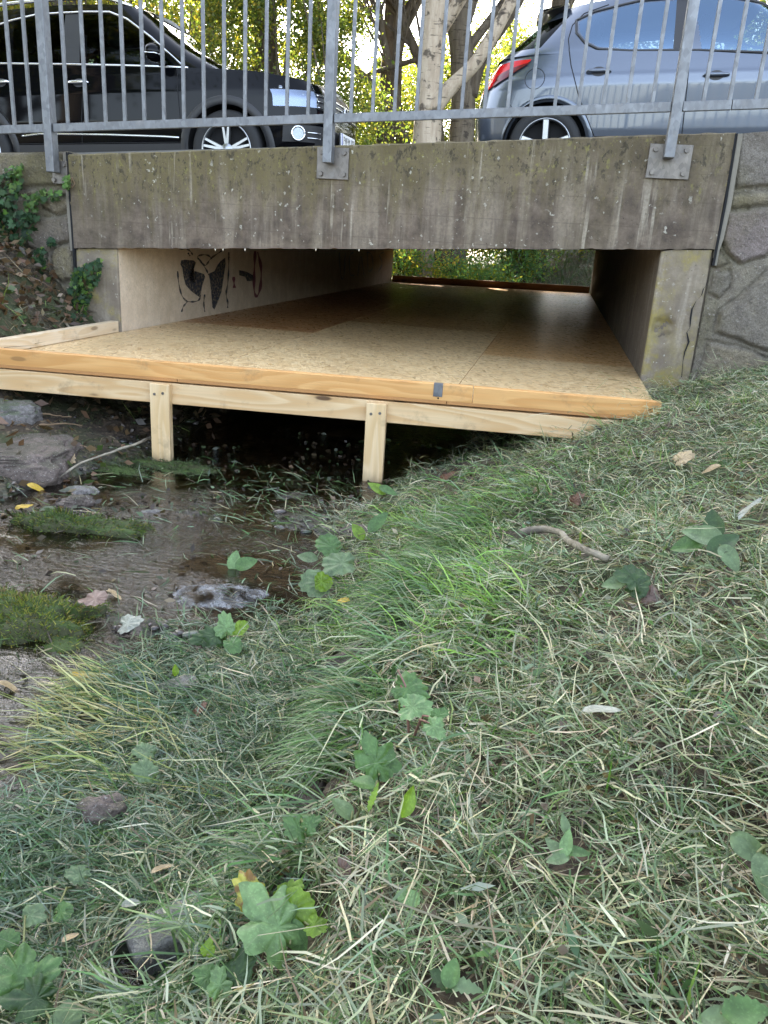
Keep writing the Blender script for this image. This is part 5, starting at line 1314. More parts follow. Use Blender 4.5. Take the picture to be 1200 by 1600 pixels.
MAT['lf_bright'] = leafcolor('leaf_bright_green', (.20, .32, .035), None, .4); MAT['lf_yellow'] = leafcolor('leaf_yellow', (.42, .40, .07), (.22, .12, .03)); MAT['lf_silver'] = leafcolor('leaf_silver_green', (.155, .225, .105))
MAT['dead_tan'] = leafcolor('dead_leaf_tan', (.42, .31, .17), None, .1); MAT['dead_brown'] = leafcolor('dead_leaf_brown', (.12, .055, .03), None, .1); MAT['dead_purple'] = leafcolor('dead_leaf_purple', (.17, .105, .08), None, .1)
MAT['dead_pale'] = leafcolor('dead_leaf_pale', (.33, .33, .26), None, .1); MAT['dead_yellow'] = leafcolor('dead_leaf_yellow', (.60, .40, .05), None, .25); MAT['stem'] = simple('plant_stem', (.16, .17, .06), .6); MAT['stem_red'] = simple('plant_stem_red', (.24, .12, .09), .6)
def face_cam_pitch(P): pass
def plant(label, root_px, leaves, name='broadleaf_plant', cat='plant', group='broadleaf plants on the bank', stem=None):
    """leaves: (px, py, lift, L, kind, mat, az, pitch, roll)"""
    rp = pg(*root_px); t = thing(name, label, cat, tuple(rp), group)
    for i, (px, py, lift, L, kind, mt, az, pitch, roll) in enumerate(leaves):
        L = L * .86
        p = pg(px, py, lift + (.045 if L > .055 else .035)); CLEAR.append((px, py, L * .5 / np.linalg.norm(p) * FPX, cdep(p)))
        if kind[0] == 'f': V, F = leaf_fan(L, *kind[1:], seed=int(px))
        else: V, F = leaf_long(L, kind[1], int(px), *kind[2:])
        vd = -np.array(p) / np.linalg.norm(p); fq = np.array(Vector((0, 0, 1)).rotation_difference(Vector(np.array([0, 0, .45]) + .65 * vd)).to_matrix()) if pitch < R(55) else np.eye(3)   # leaves tilt part of the way towards the camera
        pitch *= .6
        V = V - np.array([L * .5, 0, 0]); V = place(V, (0, 0, 0), az, pitch, roll) @ fq.T + p
        o = mesh_pd('leaf', V, F, MAT[mt], t, True)
        b = (place(np.array([[-L * .5, 0, 0]]), (0, 0, 0), az, pitch, roll) @ fq.T + p)[0]
        r0 = np.array(rp) - [0, 0, .005]; m_ = (b + r0) / 2 + [0, 0, .02 + lift * .3]
        tubes('leaf_stalk', [(np.stack([b, b * .5 + m_ * .5, m_, m_ * .5 + r0 * .5, r0]), np.array([.0012, .0016, .0018, .002, .0024]))], MAT[stem or 'stem'], o, 6)
    return t
HOG = ('f', 5, .42, .16); MAP = ('f', 3, .30, .22); RND = ('f', 0, 0, .10); LNG = ('l', .03, .25, .25); 
# ------------------------------------------------------------------ plants
def cdep(p): return float(-(np.asarray(p) @ CAMR)[2])
CLEAR = []        # (px, py, radius) kept free of blades that would bury the leaf
plant('weed with one big pale lobed leaf and a yellow spotted leaf at bottom middle', (455, 1470), [
    (418, 1428, .05, .105, HOG, 'lf_pale', R(150), R(25), R(10)), (386, 1386, .05, .05, MAP, 'lf_yellow', R(140), R(20), R(-15)), (452, 1392, .04, .04, MAP, 'lf_bright', R(60), R(30), 0), (466, 1418, .04, .05, RND, 'lf_bright', R(30), R(30), R(20)), (463, 1465, .02, .055, LNG, 'lf_green', R(-50), R(-20), R(20)), (498, 1446, .02, .03, MAP, 'lf_bright', R(10), R(10), 0)])
plant('small weed with two pale leaflets low at the bottom left of middle', (385, 1540), [(318, 1524, .03, .032, MAP, 'lf_green', R(190), R(10), 0), (342, 1530, .03, .034, MAP, 'lf_pale', R(120), R(20), R(15)), (375, 1515, .03, .05, MAP, 'lf_dark', R(80), R(25), 0), (325, 1480, .05, .02, RND, 'lf_bright', R(100), R(50), 0)])
plant('upright plant with toothed nettle like leaves and a reddish stem at the bank edge', (640, 1165), [
    (648, 1078, .07, .062, ('f', 3, .18, .25), 'lf_green', R(-10), R(10), R(10)), (655, 1106, .05, .062, ('f', 3, .18, .25), 'lf_pale', R(5), R(5), R(-10)), (683, 1140, .04, .04, ('f', 3, .18, .25), 'lf_pale', R(-30), R(5), 0), (690, 1115, .05, .03, MAP, 'lf_green', R(40), R(20), 0), (612, 1050, .09, .03, ('l', .02, .4, .8, .3), 'lf_dark', R(200), R(-60), 0)], stem='stem_red')
plant('lobed green leaf standing at the stone edging', (590, 1260), [(583, 1178, .05, .075, HOG, 'lf_green', R(120), R(30), R(20)), (567, 1222, .04, .045, LNG, 'lf_green', R(170), R(10), R(30)), (606, 1195, .03, .045, RND, 'lf_green', R(-20), R(0), 0)])
plant('single silvery pointed leaf with a small fresh frond beside it', (550, 1300), [(536, 1262, .03, .05, LNG, 'lf_silver', R(140), R(25), R(30)), (583, 1245, .04, .05, ('l', .012, .2, .1, .4), 'lf_bright', R(80), R(70), 0)])
plant('small maple like leaf lying on the dark edge stone', (462, 1310), [(460, 1291, .02, .05, HOG, 'lf_green', R(160), R(10), 0), (488, 1285, .03, .03, MAP, 'lf_green', R(60), R(30), 0)])
plant('bright yellow green pointed leaf standing up in the dry cut grass', (625, 1290), [(638, 1252, .05, .055, ('l', .024, .3, .1), 'lf_bright', R(70), R(65), R(60))])
plant('three pale leaves lying on the wet gravel by the brown pool', (372, 900), [(352, 890, .03, .10, ('l', .045, .2, .2), 'lf_silver', R(160), R(5), 0), (366, 876, .05, .09, ('l', .045, .2, .2), 'lf_pale', R(100), R(30), 0), (384, 880, .05, .09, ('l', .05, .2, .2), 'lf_green', R(40), R(30), 0)])
plant('dark leafy weed at the edge of the still pool', (350, 1000), [(352, 972, .05, .07, MAP, 'lf_pale', R(120), R(20), 0), (330, 990, .03, .07, MAP, 'lf_dark', R(180), R(10), 0), (378, 980, .05, .05, RND, 'lf_bright', R(20), R(50), 0), (312, 998, .02, .06, MAP, 'lf_dark', R(200), R(5), 0), (366, 1010, .03, .05, RND, 'lf_green', R(-30), R(10), 0)])
plant('fresh bright green sprig at the foot of the right support post', (600, 775), [(590, 762, .05, .10, ('l', .04, .2, .3), 'lf_bright', R(160), R(30), 0), (606, 765, .04, .09, ('l', .035, .2, .3), 'lf_green', R(-10), R(20), 0)])
plant('clump of broad leaves hanging over the stream edge below the right post', (545, 870), [(510, 850, .05, .09, RND, 'lf_green', R(170), R(0), 0), (525, 880, .04, .10, RND, 'lf_silver', R(200), R(0), R(10)), (490, 910, .02, .10, RND, 'lf_silver', R(200), R(0), 0), (508, 910, .03, .06, RND, 'lf_bright', R(0), R(30), R(30)), (560, 830, .04, .08, ('l', .04, .2, .3), 'lf_bright', R(140), R(40), 0), (590, 815, .06, .11, ('l', .045, .2, .2), 'lf_green', R(60), R(40), 0), (480, 870, .02, .09, ('l', .04, .2, .2), 'lf_silver', R(180), R(0), 0)])
plant('pair of silvery green leaves lying on the grass at the lower left', (235, 1185), [(222, 1172, .02, .045, RND, 'lf_silver', R(190), R(5), R(10)), (222, 1202, .02, .05, RND, 'lf_silver', R(170), R(5), R(-10))])
plant('bright green oval leaf standing on the stream margin at left', (275, 1060), [(274, 1047, .03, .035, ('l', .02, .2, .1), 'lf_bright', R(110), R(40), R(40))])
plant('clump of big jagged leaves in the bottom left corner', (40, 1560), [(18, 1515, .03, .075, HOG, 'lf_green', R(170), R(15), R(10)), (60, 1525, .04, .06, MAP, 'lf_green', R(60), R(25), 0), (40, 1560, .03, .07, HOG, 'lf_dark', R(200), R(10), 0), (105, 1592, .04, .045, RND, 'lf_silver', R(80), R(60), 0), (12, 1465, .03, .035, RND, 'lf_green', R(120), R(20), 0), (55, 1430, .03, .035, RND, 'lf_silver', R(20), R(20), 0)])
plant('small silvery leaf among long grass at the far lower left', (122, 1385), [(118, 1365, .02, .04, MAP, 'lf_silver', R(180), R(5), 0), (100, 1425, .02, .03, RND, 'lf_green', R(20), R(40), 0)])
plant('low dock plant with dark crumpled leaves on the upper right bank', (1110, 860), [(1100, 835, .04, .10, ('l', .045, .35, .3), 'lf_silver', R(160), R(20), 0), (1130, 848, .04, .09, ('l', .04, .4, .4), 'lf_dark', R(40), R(20), 0), (1115, 820, .05, .09, ('l', .045, .35, .3), 'lf_dark', R(90), R(35), 0), (1075, 850, .03, .08, ('l', .04, .35, .3), 'lf_green', R(190), R(5), 0), (1140, 870, .02, .07, ('l', .035, .35, .3), 'lf_silver', R(-60), R(5), 0)])
plant('dark green crumpled leaf clump in the middle of the bank right of the twig', (990, 915), [(985, 900, .03, .07, RND, 'lf_dark', R(150), R(20), R(20)), (1000, 912, .03, .05, RND, 'lf_dark', R(40), R(30), 0), (960, 910, .03, .06, ('l', .03, .3, .3), 'lf_silver', R(190), R(5), 0)])
plant('rosette of small pale pointed leaves in the dry grass lower right', (880, 1335), [(868, 1325, .02, .04, ('l', .016, .3, .2), 'lf_silver', R(140), R(20), 0), (885, 1318, .03, .04, ('l', .016, .3, .2), 'lf_pale', R(80), R(40), 0), (872, 1342, .02, .035, ('l', .014, .3, .2), 'lf_silver', R(200), R(10), 0), (883, 1288, .03, .03, ('l', .012, .3, .2), 'lf_silver', R(110), R(50), 0), (900, 1330, .02, .04, ('l', .014, .3, .2), 'lf_green', R(0), R(20), 0)])
plant('pale folded leaf at the right edge of the bank', (1190, 1370), [(1170, 1325, .03, .055, ('l', .028, .35, .3), 'lf_silver', R(-40), R(10), R(20)), (1195, 1370, .03, .06, ('l', .025, .35, .3), 'lf_silver', R(-80), R(-10), 0)])
plant('tiny two leaved seedling in the bottom middle', (640, 1415), [(630, 1400, .03, .018, RND, 'lf_pale', R(150), R(20), 0), (646, 1406, .03, .02, RND, 'lf_pale', R(-20), R(10), 0)])
plant('yellowing fern like leaf in the bottom right corner', (1160, 1590), [(1165, 1580, .03, .05, ('l', .03, .25, .1, .25), 'lf_green', R(10), R(10), 0), (1120, 1590, .02, .04, ('l', .02, .25, .2), 'lf_silver', R(190), R(10), 0)])
plant('small dark leaved weed at the bottom middle', (700, 1545), [(690, 1530, .02, .04, ('l', .02, .3, .2, .3), 'lf_dark', R(150), R(20), 0), (725, 1540, .02, .045, ('l', .018, .3, .2, .3), 'lf_silver', R(0), R(10), 0), (705, 1520, .03, .035, ('l', .02, .3, .2), 'lf_green', R(80), R(30), 0)])
# fallen leaves
def fallen(label, px, py, L, mt, az, kind=RND, pitch=0, roll=0, lift=.012, name='fallen_leaf'):
    p = pg(px, py, lift + .012); CLEAR.append((px, py, L * .3 / np.linalg.norm(p) * FPX, cdep(p)))
    V, F = (leaf_fan(L, *kind[1:], seed=int(px)) if kind[0] == 'f' else leaf_long(L, kind[1], int(px), *kind[2:]))
    V = V - np.array([L * .5, 0, 0]); nv = Vector((float(H(p[0] - .02, p[1]) - H(p[0] + .02, p[1])) / .04, float(H(p[0], p[1] - .02) - H(p[0], p[1] + .02)) / .04, 1)).normalized()
    V = place(V, (0, 0, 0), az, pitch, roll); q = np.array(Vector((0, 0, 1)).rotation_difference(nv).to_matrix()); V = V @ q.T
    if name == 'fallen_leaf' and p[2] < WATER + .02: p[2] = WATER + .014
    o = mesh_pd(name, V, F, MAT[mt], None, True); o.location = p; tag(o, label, 'leaf', 'fallen leaves on the bank and stream')
    return o
fallen('tan curled fallen leaf on the grassy edge below the support post', 572, 973, .05, 'dead_tan', R(30), ('l', .028, .5, .5), lift=.03)
fallen('pale grey green fallen leaf in the middle of the right bank', 940, 1108, .058, 'dead_pale', R(5), ('l', .026, .2, .1), lift=.035)
fallen('pinkish fallen leaf stuck upright beside the dark leaf clump', 1013, 928, .035, 'dead_purple', R(90), RND, R(50), lift=.03)
fallen('crumpled purple brown fallen leaf at the bottom middle', 536, 1356, .032, 'dead_purple', R(70), ('f', 3, .3, .1), R(40), lift=.03)
fallen('yellow fallen leaf floating at the upper left of the stream', 58, 766, .08, 'dead_yellow', R(20), ('l', .04, .2, .2))
fallen('small yellow leaf on the mossy stream rock', 40, 790, .05, 'dead_yellow', R(60), RND, lift=.07)
fallen('reddish brown fallen leaf on the grey slab of rock', 38, 733, .06, 'dead_purple', R(0), MAP, R(20), lift=.02)
fallen('pinkish brown fallen leaf on the wet left bank', 108, 711, .06, 'dead_tan', R(120), MAP, R(30), lift=.02)
fallen('ochre fallen leaf beside the grey slab of rock', 52, 704, .045, 'dead_yellow', R(45), RND, lift=.02)
fallen('flat brown leaf on the moss hump in the stream', 142, 934, .07, 'dead_purple', R(170), RND, lift=.05)
fallen('pale leaf on the wet margin below the moss hump', 205, 972, .055, 'dead_pale', R(20), MAP, lift=.03)
fallen('long tan bleached leaf on the moss hump', 72, 978, .06, 'dead_tan', R(10), ('l', .025, .3, .2), lift=.05)
fallen('dark reddish crumpled leaf on the grass near the stream', 312, 1107, .035, 'dead_brown', R(40), MAP, R(30), lift=.025)
fallen('tan strip of dry leaf among the lower left grass', 254, 1356, .04, 'dead_tan', R(50), ('l', .014, .4, .1), lift=.04)
fallen('tan dry leaf in the long grass at lower left', 110, 1463, .028, 'dead_tan', R(60), ('l', .012, .3, .2), lift=.04)
fallen('pale curled bark like leaf above the edge stone', 205, 1412, .03, 'dead_pale', R(30), ('l', .014, .7, .1), lift=.05)
fallen('dark brown crumpled leaf high on the right bank', 902, 778, .07, 'dead_brown', R(20), MAP, R(40), lift=.03)
fallen('dark brown leaf at the foot of the right bank by the platform', 700, 742, .08, 'dead_brown', R(20), MAP, R(20), lift=.02)
fallen('small orange brown leaf at the upper right of the bank', 1072, 713, .06, 'dead_tan', R(20), MAP, R(20), lift=.03)
fallen('tan leaf near the top right of the bank', 1110, 732, .07, 'dead_tan', R(170), ('l', .03, .3, .2), lift=.03)
fallen('orange leaf lying on the stream grass', 538, 938, .03, 'dead_yellow', R(10), RND, lift=.03)
fallen('long white dry blade on the far right bank', 1172, 790, .15, 'dead_pale', R(60), ('l', .018, .3, .1), lift=.04)
fallen('brown leaf between two stones at the left stream edge', 180, 940, .04, 'dead_tan', R(0), MAP, lift=.02)
fallen('orange yellow leaf lying under the straw at the left stream edge', 135, 1125, .07, 'dead_yellow', R(20), ('l', .025, .3, .2), lift=.03)
fallen('rust brown leaf at the left frame edge near the straw', 22, 1137, .06, 'dead_tan', R(20), ('l', .035, .3, .2), lift=.03)
# ------------------------------------------------------------------ twigs and sticks
def stick(label, pts_px, r0, r1, mt, lift=.02, name='stick', n=24, wob=.006, absz=None):
    CLEAR.extend([(a, b, 9, cdep(pg(a, b, .02))) for a, b in pts_px])
    P = np.array([pg(a, b, lift if not isinstance(lift, (list, tuple)) else lift[i]) for i, (a, b) in enumerate(pts_px)])
    t = np.linspace(0, 1, n); ti = np.linspace(0, 1, len(P)); Q = np.stack([np.interp(t, ti, P[:, k]) for k in range(3)], 1)
    for _ in range(2): Q[1:-1] = (Q[:-2] + 2 * Q[1:-1] + Q[2:]) / 4
    Q += wob * np.stack([fbm(t * 6, t * 0 + pts_px[0][0], k, 3) for k in range(3)], 1)
    L = Q[0].copy(); o = tubes(name, [(Q - L, np.linspace(r0, r1, n) * (1 + .25 * fbm(t * 9, t * 0, 3, 3)))], MAT[mt], None, 8); o.location = L
    return tag(o, label, 'stick')
MAT['stick_pale'] = barkmat('pale_stick', (.34, .30, .23), (.20, .17, .12), .7); MAT['stick_brown'] = barkmat('brown_stick', (.22, .15, .09), (.12, .08, .05), .4)
stick('gnarled grey twig curving through the grass of the right bank', [(810, 832), (850, 826), (880, 832), (892, 850), (915, 862), (948, 872)], .011, .007, 'stick_pale', .045)
stick('long bare twig reaching from the bank into the stream behind the left post', [(90, 747), (125, 722), (170, 708), (205, 697), (240, 682)], .004, .007, 'stick_pale', [.03, .06, .09, .10, .10])
stick('thin brown twig high on the earth bank under the platform', [(63, 664), (90, 662), (128, 664)], .005, .003, 'stick_brown', .03)
stick('thin pale twig on the earth bank above the grey rock', [(66, 646), (92, 650), (112, 652)], .004, .003, 'stick_brown', .03)
stick('pale stick leaning on the grassy stones at lower left', [(60, 690), (85, 720)], .005, .004, 'stick_pale', .03)
pst = [at_y(72, 452, YW - .06), at_y(84, 478, YW - .14), at_y(112, 518, YW - .42)]
o = tubes('stick', [(np.array(pst) - pst[0], np.array([.007, .008, .008]))], MAT['stick_pale'], None, 8); o.location = pst[0]; tag(o, 'pale stick leaning against the left stone wall', 'stick')
# ------------------------------------------------------------------ stones
def rockmat(name, a, b, moss):
    m = NT(name); n3 = m.noise(m.pos(), 320, 4, .7); n1 = m.noise(m.pos(), 12, 6, .65); n2 = m.noise(m.pos(), 70, 5, .6); g = m.sep(m.n.new('ShaderNodeNewGeometry').outputs['Normal'])[2]
    c = m.mix(m.ramp(n1, .35, .65), a, b); c = m.mix(m.ramp(n2, .35, .7, 0, .6), c, tuple(x * .5 for x in b))
    c = m.mix(m.math('MULTIPLY', m.ramp(m.math('ADD', m.math('MULTIPLY', g, .35), n1), .68, .85), moss), c, (.05, .085, .016))
    c = m.mix(m.ramp(n3, .4, .7, 0, .55), c, tuple(x * .35 for x in b)); c = m.mix(m.ramp(m.noise(m.pos(off=(3, 3, 3)), 150, 3), .62, .68, 0, .6), c, (.40, .38, .34) if moss < .9 else (.06, .05, .03))
    m.bump(m.math('ADD', n1, m.math('ADD', m.math('MULTIPLY', n2, .5), m.math('MULTIPLY', n3, .18))), .9, .015)
    return m.fin(Base_Color=c, Roughness=.8, Specular_IOR_Level=.4)
MAT['rock_grey'] = rockmat('grey_rock', (.26, .235, .215), (.14, .125, .115), .5); MAT['rock_moss'] = rockmat('mossy_rock', (.075, .085, .03), (.05, .05, .022), 1.0); MAT['rock_brown'] = rockmat('brown_rock', (.20, .155, .13), (.11, .085, .07), .2)
MAT['rock_pale'] = rockmat('pale_rock', (.36, .35, .33), (.22, .21, .195), .2)
MAT['moss'] = leafmat('moss_blade', trans=.25, tcol=1.3, rough=.7)
def rock(label, px, py, size, mt, rot=0, lift=0, seed=0, moss=0, boxy=0.0, name='stone', pos=None, mosscol=None):
    p = pg(px, py) if pos is None else np.array(pos); r = np.random.default_rng(seed + 5)
    bm = bmesh.new(); bmesh.ops.create_icosphere(bm, subdivisions=5, radius=1)
    V = np.array([v.co[:] for v in bm.verts]); F = [tuple(v.index for v in f.verts) for f in bm.faces]; bm.free()
    if boxy: V = np.sign(V) * np.abs(V) ** (1 - boxy); 
    q_ = (1 - boxy) if boxy > .8 else 1; am = .75 if moss else .42
    f = 1 + .06 * q_ * fbm(V[:, 0] * 14 + seed, V[:, 1] * 14, V[:, 2] * 14, 3)[:, None] + am * q_ * fbm(V[:, 0] * 1.3 + seed, V[:, 1] * 1.3, V[:, 2] * 1.3, 3)[:, None] * (1 - boxy * .6) + (.30 if moss else .16) * q_ * fbm(V[:, 0] * 4 + seed, V[:, 1] * 5, V[:, 2] * 5, 3)[:, None]
    V = V * f * np.array(size); V = V @ np.array(Matrix.Rotation(rot, 3, 'Z')).T
    o = mesh_pd(name, V, F, MAT[mt], None, True); o.location = (p[0], p[1], p[2] + lift); tag(o, label, 'stone', 'stones in the stream and bank')
    if moss:
        top = V[:, 2] > -.25 * size[2]; k = r.choice(np.where(top)[0], moss); n = V[k] / np.linalg.norm(V[k], axis=1)[:, None]
        Pm = V[k] + r.normal(size=(moss, 3)) * .006; d = n + r.normal(size=(moss, 3)) * .55; d /= np.linalg.norm(d, axis=1)[:, None]
        sd = np.cross(d, r.normal(size=(moss, 3))); sd /= np.linalg.norm(sd, axis=1)[:, None]; L = r.uniform(.006, .020, (moss, 1)) * (1 + .8 * fbm(V[k][:, 0] * 14, V[k][:, 1] * 14, V[k][:, 2] * 14, 3))[:, None]; kp = fbm(V[k][:, 0] * 9 + 3, V[k][:, 1] * 9, V[k][:, 2] * 9, 3) > -.55; L = L * kp[:, None] + .0005
        W = np.stack([Pm - sd * .0018, Pm + sd * .0018, Pm + d * L + sd * .0006, Pm + d * L - sd * .0006], 1).reshape(-1, 3)
        C = np.repeat(leafcol(moss, mosscol or [(.05, .085, .014), (.10, .14, .02), (.16, .16, .03), (.03, .055, .012), (.10, .08, .03)], (4, 3, 1.5, 3, 1), r=r), 4, 0)
        mm = mesh_np('moss', W, np.arange(4 * moss).reshape(-1, 4), MAT['moss'], None, False, C); mm.location = o.location; attach(mm, o)
    return o
rock('big flat grey slab of rock at the left stream bank', 10, 705, (.26, .22, .09), 'rock_brown', R(20), -.06, 1, 0, .62)
rock('blocky dark grey stone on the left bank above the slab', 15, 645, (.13, .11, .07), 'rock_grey', R(40), -.02, 2, 0, .5)
rock('long mossy boulder in the upper left of the stream', 105, 835, (.27, .11, .10), 'rock_moss', R(8), -.03, 3, 8200)
rock('low mossy hump in the stream right of the boulder', 160, 862, (.12, .06, .045), 'rock_moss', R(20), .0, 4, 1600)
rock('big yellow green moss hump at the left edge of the stream', 55, 985, (.22, .17, .11), 'rock_moss', R(15), -.035, 5, 9500, mosscol=[(.10, .14, .02), (.18, .19, .03), (.24, .22, .05), (.05, .08, .014), (.14, .10, .04)])
rock('small dark moss cushion on the stream margin', 108, 1012, (.09, .06, .05), 'rock_moss', R(0), .0, 6, 1400)
rock('dull green mossy gravel patch behind the long mossy boulder', 185, 745, (.30, .12, .035), 'rock_moss', R(-8), .0, 7, 3000, mosscol=[(.04, .065, .02), (.06, .085, .03), (.03, .05, .015), (.05, .05, .025), (.08, .1, .03)])
rock('mossy gravel bar beside the left support post', 270, 735, (.22, .08, .03), 'rock_moss', R(0), .0, 27, 2000, mosscol=[(.04, .065, .02), (.06, .085, .03), (.03, .05, .015), (.05, .05, .025), (.08, .1, .03)])
rock('pale stone half sunk in the stream left of the moss patch', 130, 782, (.085, .05, .045), 'rock_grey', R(10), .02, 8)
rock('small tan stone touching the pale stone in the stream', 122, 795, (.06, .04, .04), 'rock_brown', R(30), .02, 9)
rock('flat pale pebble in the middle of the stream', 232, 812, (.05, .028, .022), 'rock_grey', R(20), .02, 10)
rock('small pale stone at the left frame edge below the moss hump', 5, 996, (.035, .03, .025), 'rock_grey', R(0), .02, 11)
rock('brown stone lying on the grass margin at lower left', 165, 1282, (.045, .03, .032), 'rock_brown', R(30), .02, 12)
rock('wet oblong stone in the water near the lower left grass', 290, 1078, (.06, .025, .02), 'rock_grey', R(20), .01, 13)
rock('dark brown clod at the edge of the still pool', 560, 835, (.07, .05, .04), 'rock_brown', R(0), .0, 14)
rock('brown stone in the shade behind the right post', 655, 726, (.10, .06, .05), 'rock_brown', R(0), .0, 15)
# stone edging of the bank
def slabstone(label, a, b, size, seed, dz=0):
    for t_ in ((.1, .35, .6, .85) if seed != 31 else (.0, .25)): CLEAR.append((a[0] + (b[0] - a[0]) * t_, a[1] + (b[1] - a[1]) * t_, 14 if seed != 31 else 36, cdep(pg(*a)) + .02))
    pa, pb = np.array(pg(*a)), np.array(pg(*b)); c = (pa + pb) / 2; az = math.atan2(pb[1] - pa[1], pb[0] - pa[0])
    o = rock(label, 0, 0, (np.linalg.norm(pb - pa) / 2, size[0], size[1]), 'rock_pale' if seed == 31 else 'rock_brown', 0, dz, seed, 0, .86 if seed == 31 else .72, 'edge_stone', c)
    sl = math.atan2(pb[2] - pa[2], np.hypot(pb[0] - pa[0], pb[1] - pa[1])); o.rotation_euler = (0, -sl, az); o['category'] = 'stone'; o['group'] = 'edge stones along the bank'
    return o
slabstone('pale grey edge stone with a square broken end at the bottom left of the bank', (214, 1505), (335, 1440), (.036, .085), 31, -.035)
slabstone('dark grey edge stone lying bare in the middle of the grass slope', (462, 1262), (540, 1200), (.045, .05), 32, -.055)
slabstone('long grey edge stone under the combed grass above the middle', (520, 1035), (640, 970), (.045, .05), 33, -.050)
# foam on the stream
fc = at_z(345, 932, WATER); U, W = np.meshgrid(np.linspace(-1, 1, 60), np.linspace(-1, 1, 60), indexing='ij'); rr = np.hypot(U, W)
Zf = .024 * np.maximum(0, 1 - rr ** 2 * (1 + .5 * fbm(U * 2, W * 2, 5, 3))) * (1 + .5 * fbm(U * 6, W * 6, 2, 3)) + .004 * fbm(U * 22, W * 22, 1, 3) - .004
m = NT('foam'); ed = m.n.new('ShaderNodeTexCoord').outputs['Object']
MAT['foam'] = m.fin(Base_Color=m.mix(m.ramp(m.voro(m.pos(), 420), .1, .7), (.34, .35, .36), (.18, .18, .18)), Roughness=.4, Alpha=m.math('MULTIPLY', m.ramp(m.noise(m.pos(), 16, 5, .7), .40, .66), .85)); m.bump(m.voro(m.pos(), 420), .5, .003)
o = mesh_np('foam', np.stack([U * .15, W * .085, Zf], -1).reshape(-1, 3), grid_faces(60, 60), MAT['foam'], None, True); o.location = (fc[0], fc[1], WATER + .003); o.rotation_euler = (0, 0, R(12)); tag(o, kind='stuff')
# ------------------------------------------------------------------ gravel of the stream bed
r = np.random.default_rng(5); n = 2600
P = np.stack([r.uniform(-2.3, -.4, n), r.uniform(.9, 4.3, n)], 1); d = P[:, 0] - np.interp(P[:, 1], *_toeR); zb = H(P[:, 0], P[:, 1])
k = (d < .03) & (r.uniform(size=n) < .25 + 1.2 * sstep(-.1, .35, fbm(P[:, 0] * 3.5, P[:, 1] * 3.5, 4, 3))); P = P[k]; zb = zb[k]; n = len(P)
bm = bmesh.new(); bmesh.ops.create_icosphere(bm, subdivisions=2, radius=1); B = np.array([v.co[:] for v in bm.verts]); BF = np.array([[v.index for v in f.verts] for f in bm.faces]); bm.free()
S = (.006 + .020 * r.uniform(size=n) ** 2.6)[:, None] * r.uniform(.6, 1.3, (n, 3)) * [1.2, 1, .6]; V = []
for i in range(n):
    w_ = B * (1 + .28 * fbm(B[:, 0] * 1.6 + i, B[:, 1] * 1.6, B[:, 2] * 1.6, 2)[:, None]) * S[i]; a = r.uniform(0, 6.28); c_, s_ = math.cos(a), math.sin(a)
    V.append(w_ @ np.array([[c_, s_, 0], [-s_, c_, 0], [0, 0, 1]]) + [P[i, 0], P[i, 1], zb[i] + S[i, 2] * .35])
C = np.repeat(leafcol(n, [(.05, .04, .035), (.09, .075, .062), (.03, .026, .024), (.16, .14, .12), (.045, .055, .025)], (4, 3, 4, .7, 2), r=r), len(B), 0)
m = NT('wet_gravel'); n1 = m.noise(m.pos(), 90, 4); m.bump(n1, .5, .004); MAT['gravel'] = m.fin(Base_Color=m.mix(m.ramp(n1, .35, .7, 0, .5), m.attr(), (.02, .018, .015)), Roughness=.22, Specular_IOR_Level=.6)
o = mesh_np('gravel', np.concatenate(V), np.concatenate([BF + i * len(B) for i in range(n)]), MAT['gravel'], None, True, C); tag(o, kind='stuff')
